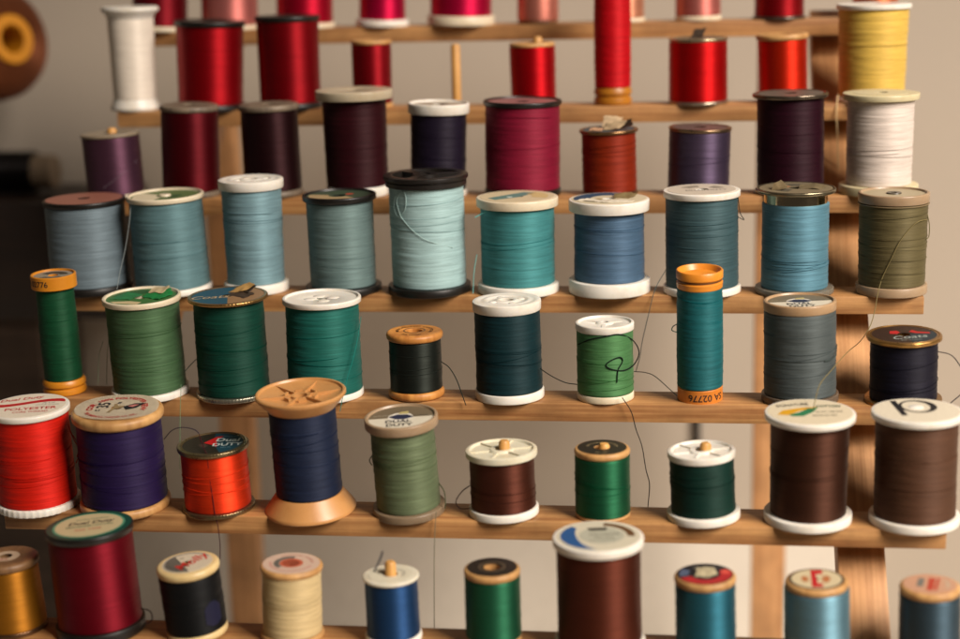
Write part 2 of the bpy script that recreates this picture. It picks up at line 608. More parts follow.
# id: peg row, x, height, tilt deg, top flange radius, bottom flange radius, winding radius top, bottom (mm)
DIM = {
  'A1': (0, -191.9, 38.6, 4.1, 16.2, 16.4, 14.6, 14.7),
  'A2': (0, -152.7, 34.0, 2.5, 15.6, 16.3, 15.1, 15.2),
  'A3': (0, -111.1, 35.7, 2.0, 16.0, 16.2, 15.0, 15.1),
  'A4': (0, -68.6, 37.4, 1.8, 14.1, 14.2, 12.2, 12.3),
  'A5': (0, -26.1, 39.0, 1.6, 17.7, 17.9, 16.1, 16.3),
  'A6': (0, 15.1, 31.9, 1.0, 11.0, 10.6, 11.0, 10.9),
  'A7': (0, 59.5, 31.9, 0.3, 12.0, 12.1, 11.5, 11.6),
  'A8': (0, 99.2, 28.5, -0.3, 11.9, 12.0, 11.7, 11.8),
  'A9': (0, 141.0, 31.1, 0.0, 13.9, 13.8, 12.6, 12.7),
  'A10': (0, 189.8, 29.0, -0.6, 12.3, 12.4, 11.3, 11.4),
  'B1': (1, -193.2, 53.2, 0.5, 14.8, 12.9, 11.9, 11.0),
  'B2': (1, -152.6, 45.4, 2.6, 18.3, 18.3, 17.3, 16.7),
  'B3': (1, -109.9, 47.1, 0.4, 16.6, 16.6, 15.9, 15.6),
  'B4': (1, -66.7, 34.2, 0.6, 10.5, 10.6, 10.2, 10.0),
  'B6': (1, 16.6, 31.4, -0.8, 11.6, 11.4, 11.6, 11.4),
  'B7': (1, 56.7, 71.4, -0.0, 9.4, 9.6, 8.9, 9.1),
  'B8': (1, 99.4, 32.5, -0.3, 14.7, 15.1, 14.4, 14.6),
  'B9': (1, 141.5, 33.8, -1.8, 12.9, 12.5, 12.1, 12.0),
  'B10': (1, 184.5, 47.5, 0.1, 18.1, 17.4, 16.9, 15.9),
  'C1': (2, -190.8, 31.9, -2.1, 14.7, 14.6, 14.2, 14.1),
  'C2': (2, -151.8, 45.4, 1.9, 14.6, 14.5, 14.1, 14.3),
  'C3': (2, -109.7, 45.4, -0.4, 15.0, 14.9, 14.0, 14.2),
  'C4': (2, -67.1, 51.7, -0.1, 18.8, 15.3, 15.6, 15.1),
  'C5': (2, -26.9, 44.9, 1.8, 15.0, 14.2, 13.6, 13.5),
  'C6': (2, 14.8, 45.8, 0.8, 19.0, 18.6, 18.1, 18.1),
  'C7': (2, 57.2, 31.4, -0.9, 14.2, 13.8, 13.0, 13.1),
  'C8': (2, 99.6, 32.0, 1.4, 15.0, 14.9, 14.6, 14.7),
  'C9': (2, 143.2, 47.6, -0.7, 17.7, 17.2, 15.6, 15.8),
  'C10': (2, 184.4, 47.1, 0.0, 17.8, 18.5, 15.5, 15.2),
  'D1': (3, -190.6, 44.4, -0.5, 19.6, 19.6, 18.6, 18.8),
  'D2': (3, -149.7, 46.6, -1.2, 18.2, 18.7, 17.1, 17.8),
  'D3': (3, -108.8, 53.5, -0.1, 15.3, 15.3, 14.1, 13.6),
  'D4': (3, -66.5, 46.2, -0.4, 17.3, 18.0, 15.7, 15.4),
  'D5': (3, -25.3, 55.3, -0.3, 19.7, 19.5, 17.4, 17.2),
  'D6': (3, 16.6, 44.4, 0.2, 18.9, 18.9, 17.1, 17.1),
  'D7': (3, 59.0, 43.2, 0.1, 18.5, 18.8, 16.0, 16.2),
  'D8': (3, 101.6, 47.2, -0.6, 17.5, 17.7, 16.4, 16.6),
  'D9': (3, 143.3, 47.9, 0.0, 18.0, 17.8, 14.9, 15.1),
  'D10': (3, 186.6, 45.8, -0.1, 15.7, 15.9, 15.2, 14.8),
  'E1': (4, -190.0, 56.2, -0.4, 10.2, 9.9, 8.4, 8.6),
  'E2': (4, -149.1, 46.1, -0.8, 17.7, 17.7, 16.5, 16.3),
  'E3': (4, -109.5, 46.2, -0.3, 17.8, 17.1, 15.7, 16.0),
  'E4': (4, -67.1, 45.4, 0.1, 17.6, 17.2, 16.3, 16.8),
  'E5': (4, -25.4, 30.0, -0.2, 12.7, 12.6, 11.6, 11.7),
  'E6': (4, 16.7, 44.3, -0.8, 15.2, 15.4, 14.5, 14.7),
  'E7': (4, 59.3, 34.6, -0.3, 12.9, 12.6, 12.4, 12.4),
  'E8': (4, 100.8, 58.7, -0.5, 10.1, 9.9, 9.7, 9.9),
  'E9': (4, 144.0, 44.7, -1.1, 15.5, 16.6, 15.3, 15.5),
  'E10': (4, 187.9, 29.9, -1.0, 15.9, 16.5, 14.2, 14.3),
  'F1': (5, -188.2, 45.4, -0.1, 17.6, 18.3, 16.5, 16.8),
  'F2': (5, -148.4, 45.0, 0.4, 19.7, 19.7, 18.1, 18.4),
  'F3': (5, -106.5, 29.4, -1.2, 15.3, 15.7, 14.2, 14.4),
  'F4': (5, -65.6, 53.5, -1.4, 19.3, 19.6, 14.2, 14.2),
  'F5': (5, -22.5, 43.5, -2.2, 15.6, 15.6, 13.5, 13.7),
  'F6': (5, 18.3, 28.6, -1.3, 15.2, 14.9, 13.7, 13.8),
  'F7': (5, 60.3, 29.7, -0.3, 11.7, 11.6, 11.5, 11.6),
  'F8': (5, 102.4, 29.5, -2.3, 14.1, 15.3, 13.3, 13.4),
  'F9': (5, 145.2, 46.4, 0.1, 18.4, 18.1, 16.0, 15.6),
  'F10': (5, 188.4, 47.3, -0.5, 18.3, 18.3, 16.4, 16.5),
  'G0': (6, -184.7, 31.4, -1.0, 13.3, 13.9, 12.5, 13.9),
  'G1': (6, -146.3, 45.8, -2.4, 17.9, 18.4, 17.1, 17.3),
  'G2': (6, -105.0, 31.2, -3.6, 12.9, 12.8, 12.5, 12.4),
  'G3': (6, -64.8, 31.3, 1.8, 12.8, 13.1, 12.0, 12.1),
  'G4': (6, -22.6, 27.6, -0.8, 11.5, 11.6, 10.7, 10.8),
  'G5': (6, 18.4, 31.7, -0.1, 11.4, 11.3, 11.2, 11.3),
  'G6': (6, 61.3, 45.8, -0.5, 18.0, 18.1, 16.6, 16.8),
  'G7': (6, 103.4, 30.9, -1.1, 12.2, 12.3, 11.8, 11.9),
  'G8': (6, 146.8, 29.9, -1.6, 12.3, 12.8, 12.7, 12.8),
  'G9': (6, 189.9, 29.0, -1.3, 11.6, 11.7, 11.6, 11.7),
}
TAILS = [
  ('E5', '#15201c', 0.22, [(-13.5, -37.1, -13.7), (-9.5, -40.1, -15.6), (-6.1, -43.1, -19.8), (-3.6, -46.1, -24.9), (-1.4, -47.1, -31.0)]),
  ('E6', '#0a1512', 0.24, [(30.9, -40.1, -15.7), (36.3, -41.1, -19.0), (41.9, -40.1, -22.0), (47.0, -38.1, -23.4)]),
  ('E7', '#0a1512', 0.28, [(47.8, -39.8, -4.8), (53.4, -45.5, -1.1), (60.0, -46.8, 0.6), (66.3, -44.6, 1.0), (71.7, -38.1, -3.3), (74.3, -39.1, -8.4), (72.1, -40.1, -13.6), (67.9, -43.4, -15.4), (62.9, -46.3, -14.2), (60.3, -46.8, -12.3), (62.5, -46.4, -10.2), (66.3, -44.7, -9.2), (67.3, -43.9, -11.2), (65.4, -45.3, -14.9), (64.9, -45.5, -20.3)]),
  ('E7', '#0a1512', 0.2, [(72.0, -38.1, -17.3), (76.9, -39.1, -17.4), (81.3, -41.1, -18.6), (87.8, -44.1, -23.6), (90.8, -44.1, -26.3)]),
  ('E7', '#1a1a1a', 0.22, [(67.2, -47.3, -26.5), (71.1, -48.1, -32.6), (73.2, -48.1, -40.7), (75.8, -49.1, -48.1), (77.5, -50.1, -58.2), (79.1, -52.1, -64.4), (78.6, -56.1, -72.2), (78.2, -60.1, -78.5)]),
  ('D8', '#40504e', 0.18, [(85.2, 5.0, 19.5), (80.3, 0.0, 11.2), (77.2, -3.0, -0.7), (74.5, -5.0, -12.4), (73.6, -7.0, -18.5), (71.9, -11.0, -24.5)]),
  ('D8', '#202a2a', 0.2, [(117.4, 8.0, 52.6), (118.4, 8.0, 45.3), (120.2, 8.0, 42.0), (118.0, 8.0, 43.0)]),
  ('D10', '#5e5834', 0.2, [(199.3, 7.0, 48.7), (201.6, 6.0, 41.2), (201.7, 5.0, 35.1), (200.3, 4.0, 33.5)]),
  ('D10', '#766a44', 0.19, [(200.4, 4.0, 42.5), (196.2, -2.0, 42.7), (192.7, -3.3, 40.2), (188.0, -4.5, 34.2), (184.8, -4.4, 27.0), (181.2, -3.6, 18.2), (179.0, -6.0, 11.4), (177.4, -11.0, 4.8), (174.6, -19.0, -1.0), (169.7, -27.0, -5.8), (163.6, -35.0, -8.8), (156.2, -49.0, -12.7), (150.1, -65.0, -14.9), (147.4, -77.0, -18.8), (146.5, -79.0, -22.1)]),
  ('E10', '#1c1a24', 0.22, [(201.0, -37.1, -7.5), (206.2, -39.1, -8.3), (209.6, -39.1, -11.8), (213.2, -39.1, -18.4), (212.1, -40.1, -24.3), (206.6, -42.1, -29.1)]),
  ('F5', '#4a5238', 0.24, [(-9.0, -81.2, -55.6), (-6.6, -83.2, -58.4), (-6.0, -84.2, -63.0), (-6.3, -84.2, -65.7)]),
  ('F5', '#4a5238', 0.24, [(-37.0, -81.2, -43.2), (-38.4, -82.2, -45.5), (-37.2, -83.2, -47.4)]),
  ('F5', '#6a6650', 0.17, [(-9.0, -91.2, -64.6), (-9.7, -93.2, -76.3), (-10.3, -94.2, -93.8), (-10.8, -96.2, -124.8)]),
  ('F6', '#2a1812', 0.24, [(4.3, -81.2, -56.3), (1.1, -83.2, -58.3), (-1.5, -84.2, -62.5), (0.3, -85.2, -65.2), (4.8, -87.2, -64.4)]),
  ('F2', '#1c1230', 0.2, [(-128.4, -81.2, -37.8), (-123.9, -83.2, -33.1), (-119.0, -84.2, -31.4), (-113.5, -85.2, -31.9), (-111.4, -85.2, -33.7)]),
  ('E2', '#6a8a66', 0.13, [(-130.0, -48.1, -22.4), (-130.9, -50.1, -38.2), (-131.9, -52.1, -61.1)]),
  ('F3', '#3a1218', 0.2, [(-111.7, -84.2, -34.4), (-108.7, -89.2, -38.2), (-105.8, -93.9, -41.0), (-105.4, -93.9, -49.0), (-104.7, -93.8, -58.0), (-104.0, -93.7, -67.0), (-102.9, -94.2, -72.2), (-102.2, -95.2, -79.9), (-102.3, -96.2, -86.3)]),
  ('D2', '#7c8484', 0.15, [(-163.4, -1.9, 51.7), (-162.9, -8.0, 43.3), (-163.9, -13.0, 32.4), (-163.6, -23.0, 23.6), (-162.7, -31.0, 17.4)]),
  ('E2', '#8a9a80', 0.14, [(-172.6, -38.1, -25.6), (-171.4, -37.1, -12.6), (-169.3, -36.1, -5.8)]),
  ('E2', '#8a9a80', 0.14, [(-168.4, -38.1, -25.6), (-167.7, -37.1, -14.0), (-166.5, -36.1, -3.4)]),
  ('B10', '#d8c090', 0.3, [(167.7, 93.2, 89.4), (166.8, 89.2, 82.5), (167.2, 88.2, 72.8), (167.9, 86.2, 55.8), (168.4, 83.2, 45.8)]),
  ('D6', '#5aa8a2', 0.24, [(8.8, -4.5, 50.5), (4.7, -1.7, 48.2), (1.8, -1.0, 46.7), (-1.3, -2.0, 45.1)]),
  ('D6', '#6aa8a2', 0.2, [(-1.1, 0.0, 27.5), (-2.5, -1.0, 19.7), (-3.0, -3.0, 9.8)]),
  ('E4', '#1a7a70', 0.15, [(-48.6, -38.1, 6.9), (-49.5, -42.1, -1.2), (-51.4, -46.1, -10.7), (-53.5, -48.1, -17.5), (-55.7, -50.1, -26.2), (-57.2, -51.1, -33.3)]),
  ('G1', '#200a0c', 0.25, [(-128.0, -126.3, -96.7), (-123.5, -128.3, -97.0), (-122.5, -129.3, -100.1), (-124.4, -130.3, -101.5), (-125.8, -130.3, -99.3)]),
  ('G4', '#142034', 0.35, [(-28.3, -131.3, -75.9), (-25.7, -131.3, -70.7), (-24.5, -131.3, -67.3)]),
  ('C1', '#6a5a64', 0.13, [(-191.9, 40.1, 52.9), (-183.9, 43.5, 58.8), (-177.6, 51.9, 65.1)]),
  ('D5', '#a8c4c0', 0.14, [(-33.7, -4.8, 57.6), (-37.5, -2.2, 54.9), (-38.8, -0.8, 50.1), (-36.8, -2.7, 45.8), (-33.0, -5.1, 49.4), (-32.3, -5.4, 55.0), (-33.7, -4.8, 57.6), (-37.0, -2.6, 53.6), (-36.1, -3.2, 48.2), (-34.2, -4.5, 44.7), (-28.5, -6.5, 39.0), (-21.7, -6.4, 34.8), (-12.0, -0.6, 30.9)]),
  ('E8', '#0a5048', 0.22, [(91.1, -37.1, 4.2), (89.0, -38.1, 3.1), (88.6, -39.1, 1.6), (91.2, -40.1, 0.9)]),
  ('F1', '#a01810', 0.2, [(-170.6, -82.2, -31.4), (-168.1, -83.2, -37.8), (-165.4, -84.2, -42.9), (-167.3, -85.2, -48.0)]),
  ('F1', '#a01810', 0.2, [(-170.0, -82.2, -34.5), (-166.0, -83.2, -40.5), (-166.6, -85.2, -45.3)]),
  ('E3', '#0a3a30', 0.18, [(-126.1, -36.1, -13.9), (-128.5, -38.1, -16.3), (-130.7, -39.1, -18.8)]),
  ('E9', '#3a4440', 0.2, [(159.1, -36.1, -5.0), (157.8, -43.1, -8.5), (153.4, -46.6, -9.8)]),
]

# ------------------------------------------------------------------ spools
CREAM, WHITE, BLACKP, BEIGE = '#d8cbb0', '#e0dbd0', '#15120f', '#9c8468'
PAPER = '#cfc2a4'
INK_R, INK_K, INK_G = '#b01a1c', '#15141a', '#6a6a62'


def birch(c=0):
    return [wood('turned_wood', '#a87844', '#d2a468', 2, 500), wood('turned_wood_dark', '#5a4028', '#86623e', 2, 500),
            wood('turned_wood_grey', '#5c5044', '#82725e', 2, 500), wood('turned_wood_orange', '#a4642a', '#d29248', 2, 500)][c]


FOIL = None


def metal(color, rough=0.3):
    return plain('metal_rim', color, rough, metallic=0.9, var=0.15, scale=300)


def flange_prof(R, t, hole, rim=1.0, recess=0.0, rnd=0.6, inner=None):
    """Closed (r, z) outline, top face at z = 0, underside at -t; hole right through."""
    rnd = min(rnd, t * 0.45)
    p = [(hole, -t), (hole, -recess - 0.2), (hole + 0.25, -recess)]
    if recess:
        ri = R - rim
        p += [(ri - 0.25, -recess), (ri, -recess + 0.25), (ri + 0.1, -0.2), (ri + 0.3, 0)]
    for k in range(5):
        a = math.pi / 2 * (1 - k / 4)
        p.append((R - rnd + rnd * math.cos(a), -rnd + rnd * math.sin(a)))
    for k in range(1, 5):
        a = -math.pi / 2 * k / 4
        p.append((R - rnd + rnd * math.cos(a), -t + rnd + rnd * math.sin(a)))
    return p


def knurl(R):
    def f(k, s, a, r, z):
        return r * (1 + (0.009 if (s % 3 == 0 and r > R - 0.3) else 0))
    return f


def add_flange(root, style, R, t, z, mat, down=False, rw=None):
    """A spool end with its outer face at height z (facing up, or down for the foot)."""
    bm = bmesh.new()
    if style == 'knurled':
        lathe(bm, flange_prof(R, t, 3.2, recess=0.35, rim=1.6, rnd=0.5), 210, knurl(R))
    elif style == 'metal':
        lathe(bm, flange_prof(R, t, 3.2, recess=0.3, rim=1.4, rnd=0.6), 96, lambda k, s, a, r, zz: r * (1 + 0.006 * math.sin(5 * a + R) + 0.004 * math.sin(13 * a)) if r > R - 0.8 else r)
    elif style == 'flat':
        lathe(bm, flange_prof(R, t, 3.2), 72)
    elif style == 'thin_hole':
        lathe(bm, flange_prof(R, t, 2.9), 72)
    elif style == 'recess':
        lathe(bm, flange_prof(R, t, 3.2, rim=1.5, recess=min(0.9, t * .45)), 72)
    elif style == 'notched':
        lathe(bm, flange_prof(R, t, 3.2), 120, lambda k, s, a, r, zz: r - (0.35 if s % 3 == 0 and r > R - 0.4 else 0))
    elif style == 'wood':
        lathe(bm, flange_prof(R, t, 3.4, rnd=t * 0.42), 72)
    elif style == 'ridged':
        lathe(bm, [(3.0, -t), (3.0, -0.2), (3.3, 0), (4.8, 0), (5.4, -0.5), (R * .55, -0.5), (R * .59, 0.0), (R * .68, 0.0),
                   (R * .72, -0.25), (R * .8, -0.25), (R * .84, 0), (R - 0.5, 0), (R - 0.1, -0.3), (R, -0.8), (R - 0.15, -t + 0.3), (R - 0.4, -t)], 72)
        for k in range(4):
            a = math.pi / 2 * k + 0.5
            c = R * 0.44
            r = bmesh.ops.create_uvsphere(bm, u_segments=12, v_segments=8, radius=1.0)
            for v in r['verts']:
                v.co = Vector((c * math.cos(a) + v.co.x * R * .12, c * math.sin(a) + v.co.y * R * .12, -0.5 + v.co.z * 0.55))
    elif style == 'spoked':
        d = 0.9
        lathe(bm, [(2.6, -t), (2.6, -0.3), (2.9, 0), (4.6, 0), (4.9, -0.3), (5.4, -d), (R - 2.4, -d), (R - 1.9, -0.3), (R - 1.6, 0),
                   (R - 0.6, 0), (R - 0.1, -0.3), (R, -0.7), (R - 0.1, -t + 0.3), (R - 0.4, -t)], 72)
        for k in range(6):
            a = math.pi / 3 * k + 0.3
            bar(bm, (4.5 * math.cos(a), 4.5 * math.sin(a), -0.25), ((R - 1.6) * math.cos(a), (R - 1.6) * math.sin(a), -0.25), 0.9, d)
    elif style == 'wheel':
        d = 2.6
        lathe(bm, [(2.6, -t), (2.6, 0), (6.0, 0), (6.1, -d), (R * .78, -d), (R * .79, 0), (R - 0.6, 0), (R - 0.1, -0.3), (R, -0.8),
                   (R - .1, -1.9), (R - 1.2, -2.2), (R - 1.3, -2.7), (R - 0.8, -3.0), (R - 0.9, -t)], 72)
        for k in range(3):
            a = 2 * math.pi / 3 * k + 0.25
            bar(bm, (5.5 * math.cos(a), 5.5 * math.sin(a), -0.02), (R * .8 * math.cos(a), R * .8 * math.sin(a), -0.02), 5.0, d)
    elif style == 'cone':
        # flared end: thin rim, sides sloping in to the winding; ribbed well on the outer side
        lathe(bm, [(2.9, -t), (2.9, -1.6), (4.0, -1.5), (4.1, -2.3), (R * .55, -2.6), (R - 1.8, -0.9), (R - 1.3, 0), (R - 0.5, 0.05), (R, -0.4),
                   (R, -1.3), (R - 0.4, -1.9), (rw + 0.2, -t)], 72)
        for k in range(6):
            a = math.pi / 3 * k + 0.35
            c, s = math.cos(a), math.sin(a)
            bar(bm, (4.0 * c, 4.0 * s, -1.2), ((R - 1.9) * c, (R - 1.9) * s, -0.9), 0.7, 2.2)
            b2 = a + 0.5
            c, s = math.cos(b2), math.sin(b2)
            bar(bm, ((6.4) * c, 6.4 * s, -1.0), ((7.4) * c, (7.4) * s, -1.0), 3.4, 2.2)
    elif style == 'bowl':
        lathe(bm, [(1.6, -t), (1.6, -2.9), (2.2, -2.7), (R - 2.2, -2.2), (R - 1.2, -0.5), (R - 0.9, 0), (R - 0.35, 0.05), (R, -0.4),
                   (R - 0.05, -t * .42), (R - 0.7, -t * .48), (R - 0.7, -t * .60), (R - 0.1, -t * .66), (R - 0.3, -t + 0.4), (R - 0.7, -t)], 64)
    elif style == 'drum':
        lathe(bm, [(2.4, -t), (2.4, -0.9), (R - 1.1, -0.9), (R - 0.9, 0), (R - 0.3, 0), (R, -0.3), (R, -t + 0.3), (R - 0.3, -t)], 64)
    elif style == 'turned':      # waisted orange foot of the long bobbins
        lathe(bm, [(2.4, -t), (2.4, 0), (R - 1.2, 0), (R - 0.2, -0.6), (R, -t * .22), (R - 0.25, -t * .40), (R - 1.0, -t * .47), (R - 0.9, -t * .55),
                   (R - 0.1, -t * .62), (R - 0.1, -t * .85), (R - 0.9, -t)], 64)
    elif style == 'flared':      # smooth spool whose ends swell out of a straight core
        lathe(bm, [(2.6, -t), (2.6, 0), (R - 0.8, 0), (R - 0.1, -0.7), (R, -1.6), (R - 0.6, -2.6), (rw + 0.9, -3.6), (rw, -t)], 64)
    if down:
        for v in bm.verts:
            v.co.z = -v.co.z
    o = mesh_obj('flange', bm, mat, root, angle=40)
    o.location = (0, 0, z * MM)
    return o


def add_thread(root, color, r0, r1, z0, z1, satin, rng, bulge=0.0, slope=0.0):
    bm = bmesh.new()
    n = max(24, int((z1 - z0) / 0.42))
    prof = [(2.6, z0)]
    drift = 0.0
    for k in range(n + 1):
        u = k / n
        drift = drift * 0.86 + rng.uniform(-0.06, 0.06)
        r = r0 + (r1 - r0) * u + bulge * (1 - (2 * u - 1) ** 2)
        rip = (0.03 if satin else 0.06) * rng.uniform(-1, 1) + drift * (0.5 if satin else 0.8)
        end = 0.5 if k in (0, n) else 0
        prof.append((r + rip - end, z0 + (z1 - z0) * u))
    prof.append((2.6, z1))
    ph = rng.uniform(0, 6)
    amp = 0.05 if satin else 0.10

    def rf(k, s, a, r, z):
        if r < 3:
            return r
        return r + amp * (noise.noise(Vector((math.cos(a) * 1.6, math.sin(a) * 1.6, z * 0.55 + ph))) +
                          0.5 * noise.noise(Vector((math.cos(a) * 4, math.sin(a) * 4, z * 1.9 + ph))))
    lathe(bm, prof, 72, rf)
    return mesh_obj('thread', bm, thread_mat(color, satin), root, angle=60)


def shade(hexcol, k):
    c = srgb(hexcol)
    return tuple(min(1, x * k) for x in c[:3]) + (1.0,)


def add_strays(root, color, r0, r1, z0, z1, count, rng):
    """Single turns of thread that cross the winding at a slant."""
    if not count:
        return
    bm = bmesh.new()
    H = z1 - z0
    centre = z0 + H * rng.uniform(0.35, 0.7)
    for _ in range(count + 1):
        # a strand that comes up out of the winding, crosses it at a slant and sinks back in
        zc = centre + H * rng.gauss(0, 0.14)
        zc = min(max(zc, z0 + H * .12), z1 - H * .10)
        slope = rng.choice((-1, 1)) * rng.uniform(0.2, 2.6)
        mid = math.radians(rng.uniform(-150, -20))
        half = math.radians(rng.uniform(70, 150))
        ph = rng.uniform(0, 6.28)
        pts = []
        n = 60
        for k in range(n + 1):
            u = -1 + 2 * k / n
            a = mid + half * u
            z = zc + slope * u + 0.18 * math.sin(3 * u + ph)
            z = min(max(z, z0 + .3), z1 - .3)
            r = r0 + (r1 - r0) * (z - z0) / H + 0.13 - 0.55 * max(0, abs(u) - 0.8) / 0.2
            pts.append(Vector((r * math.cos(a), r * math.sin(a), z)))
        tube(bm, pts, 0.11, 5)
    mesh_obj('stray_winding', bm, plain('loose_thread', shade(color, rng.choice((0.4, 0.5, 0.62))), 0.8, var=0.1, spec=0.08), root)


def tail_world(root, color, r, pts):
    bm = bmesh.new()
    tube(bm, smooth_path([Vector(p) for p in pts], 7), r, 6)
    o = mesh_obj('thread_tail', bm, plain('loose_thread', color, 0.75, var=0.1, spec=0.15), None)
    bpy.context.view_layer.update()
    o.parent = root
    o.matrix_parent_inverse = root.matrix_world.inverted()
    return o


def paint(root, parent_name, pts_list, z, color, rough=0.55, mat=None, parent=None):
    bm = bmesh.new()
    for pts in pts_list:
        flat(bm, pts, z)
    return mesh_obj(parent_name, bm, mat or plain('print_ink', color, rough, var=0.05), parent or root, smooth=False)


def sticker(root, r, z, color, hole=3.2, t=0.12, name='label', rough=0.5, wobble=0.0):
    bm = bmesh.new()
    rf = (lambda k, s, a, rr, zz: rr + (wobble * math.sin(2 * a + 1) + wobble * .5 * math.sin(5 * a) if rr > r - .1 else 0)) if wobble else None
    lathe(bm, [(hole, 0), (hole, t), (r, t), (r, 0)], 56, rf)
    o = mesh_obj(name, bm, plain('label_paper', color, rough, var=0.08, scale=700), root, smooth=False)
    o.location = (0, 0, z * MM)
    return o


def letters(parent, body, size, place, color, bold=0.0, shear=0.0, fit=None):
    bm = text_bm(body, size, place, bold, shear, fit)
    return mesh_obj('lettering', bm, plain('print_ink', color, 0.5, var=0.04), parent, smooth=False)


def scrap(root, pts, color, name='torn_paper', t=0.25, metallic=0):
    """A torn, curling piece standing off the top; pts are (x, y, z) in mm."""
    bm = bmesh.new()
    vs = [bm.verts.new(p) for p in pts]
    f = bm.faces.new(vs)
    bmesh.ops.triangulate(bm, faces=[f])
    bmesh.ops.subdivide_edges(bm, edges=list(bm.edges), cuts=5, use_grid_fill=True)
    for v in bm.verts:
        q = v.co.copy()
        k = 1.0 if v.is_boundary else 0.35
        v.co += Vector((0.4 * k * noise.noise(q * 0.7), 0.4 * k * noise.noise(q * 0.7 + Vector((7, 0, 0))),
                        0.8 * noise.noise(q * 0.33) + 0.15 * noise.noise(q * 1.1)))
    bmesh.ops.recalc_face_normals(bm, faces=bm.faces)
    bmesh.ops.solidify(bm, geom=list(bm.faces), thickness=t)
    return mesh_obj(name, bm, plain('torn_card', color, 0.5, metallic=metallic, var=0.2, scale=500), root, smooth=True, angle=30)


YAWL = 7.3      # labels that read square to the viewer's side of the rack are turned this much


# id: (label, thread colour, satin, top style, top mat, top t, foot style, foot mat, foot t, strays)
def W(c):
    return ('p', c)


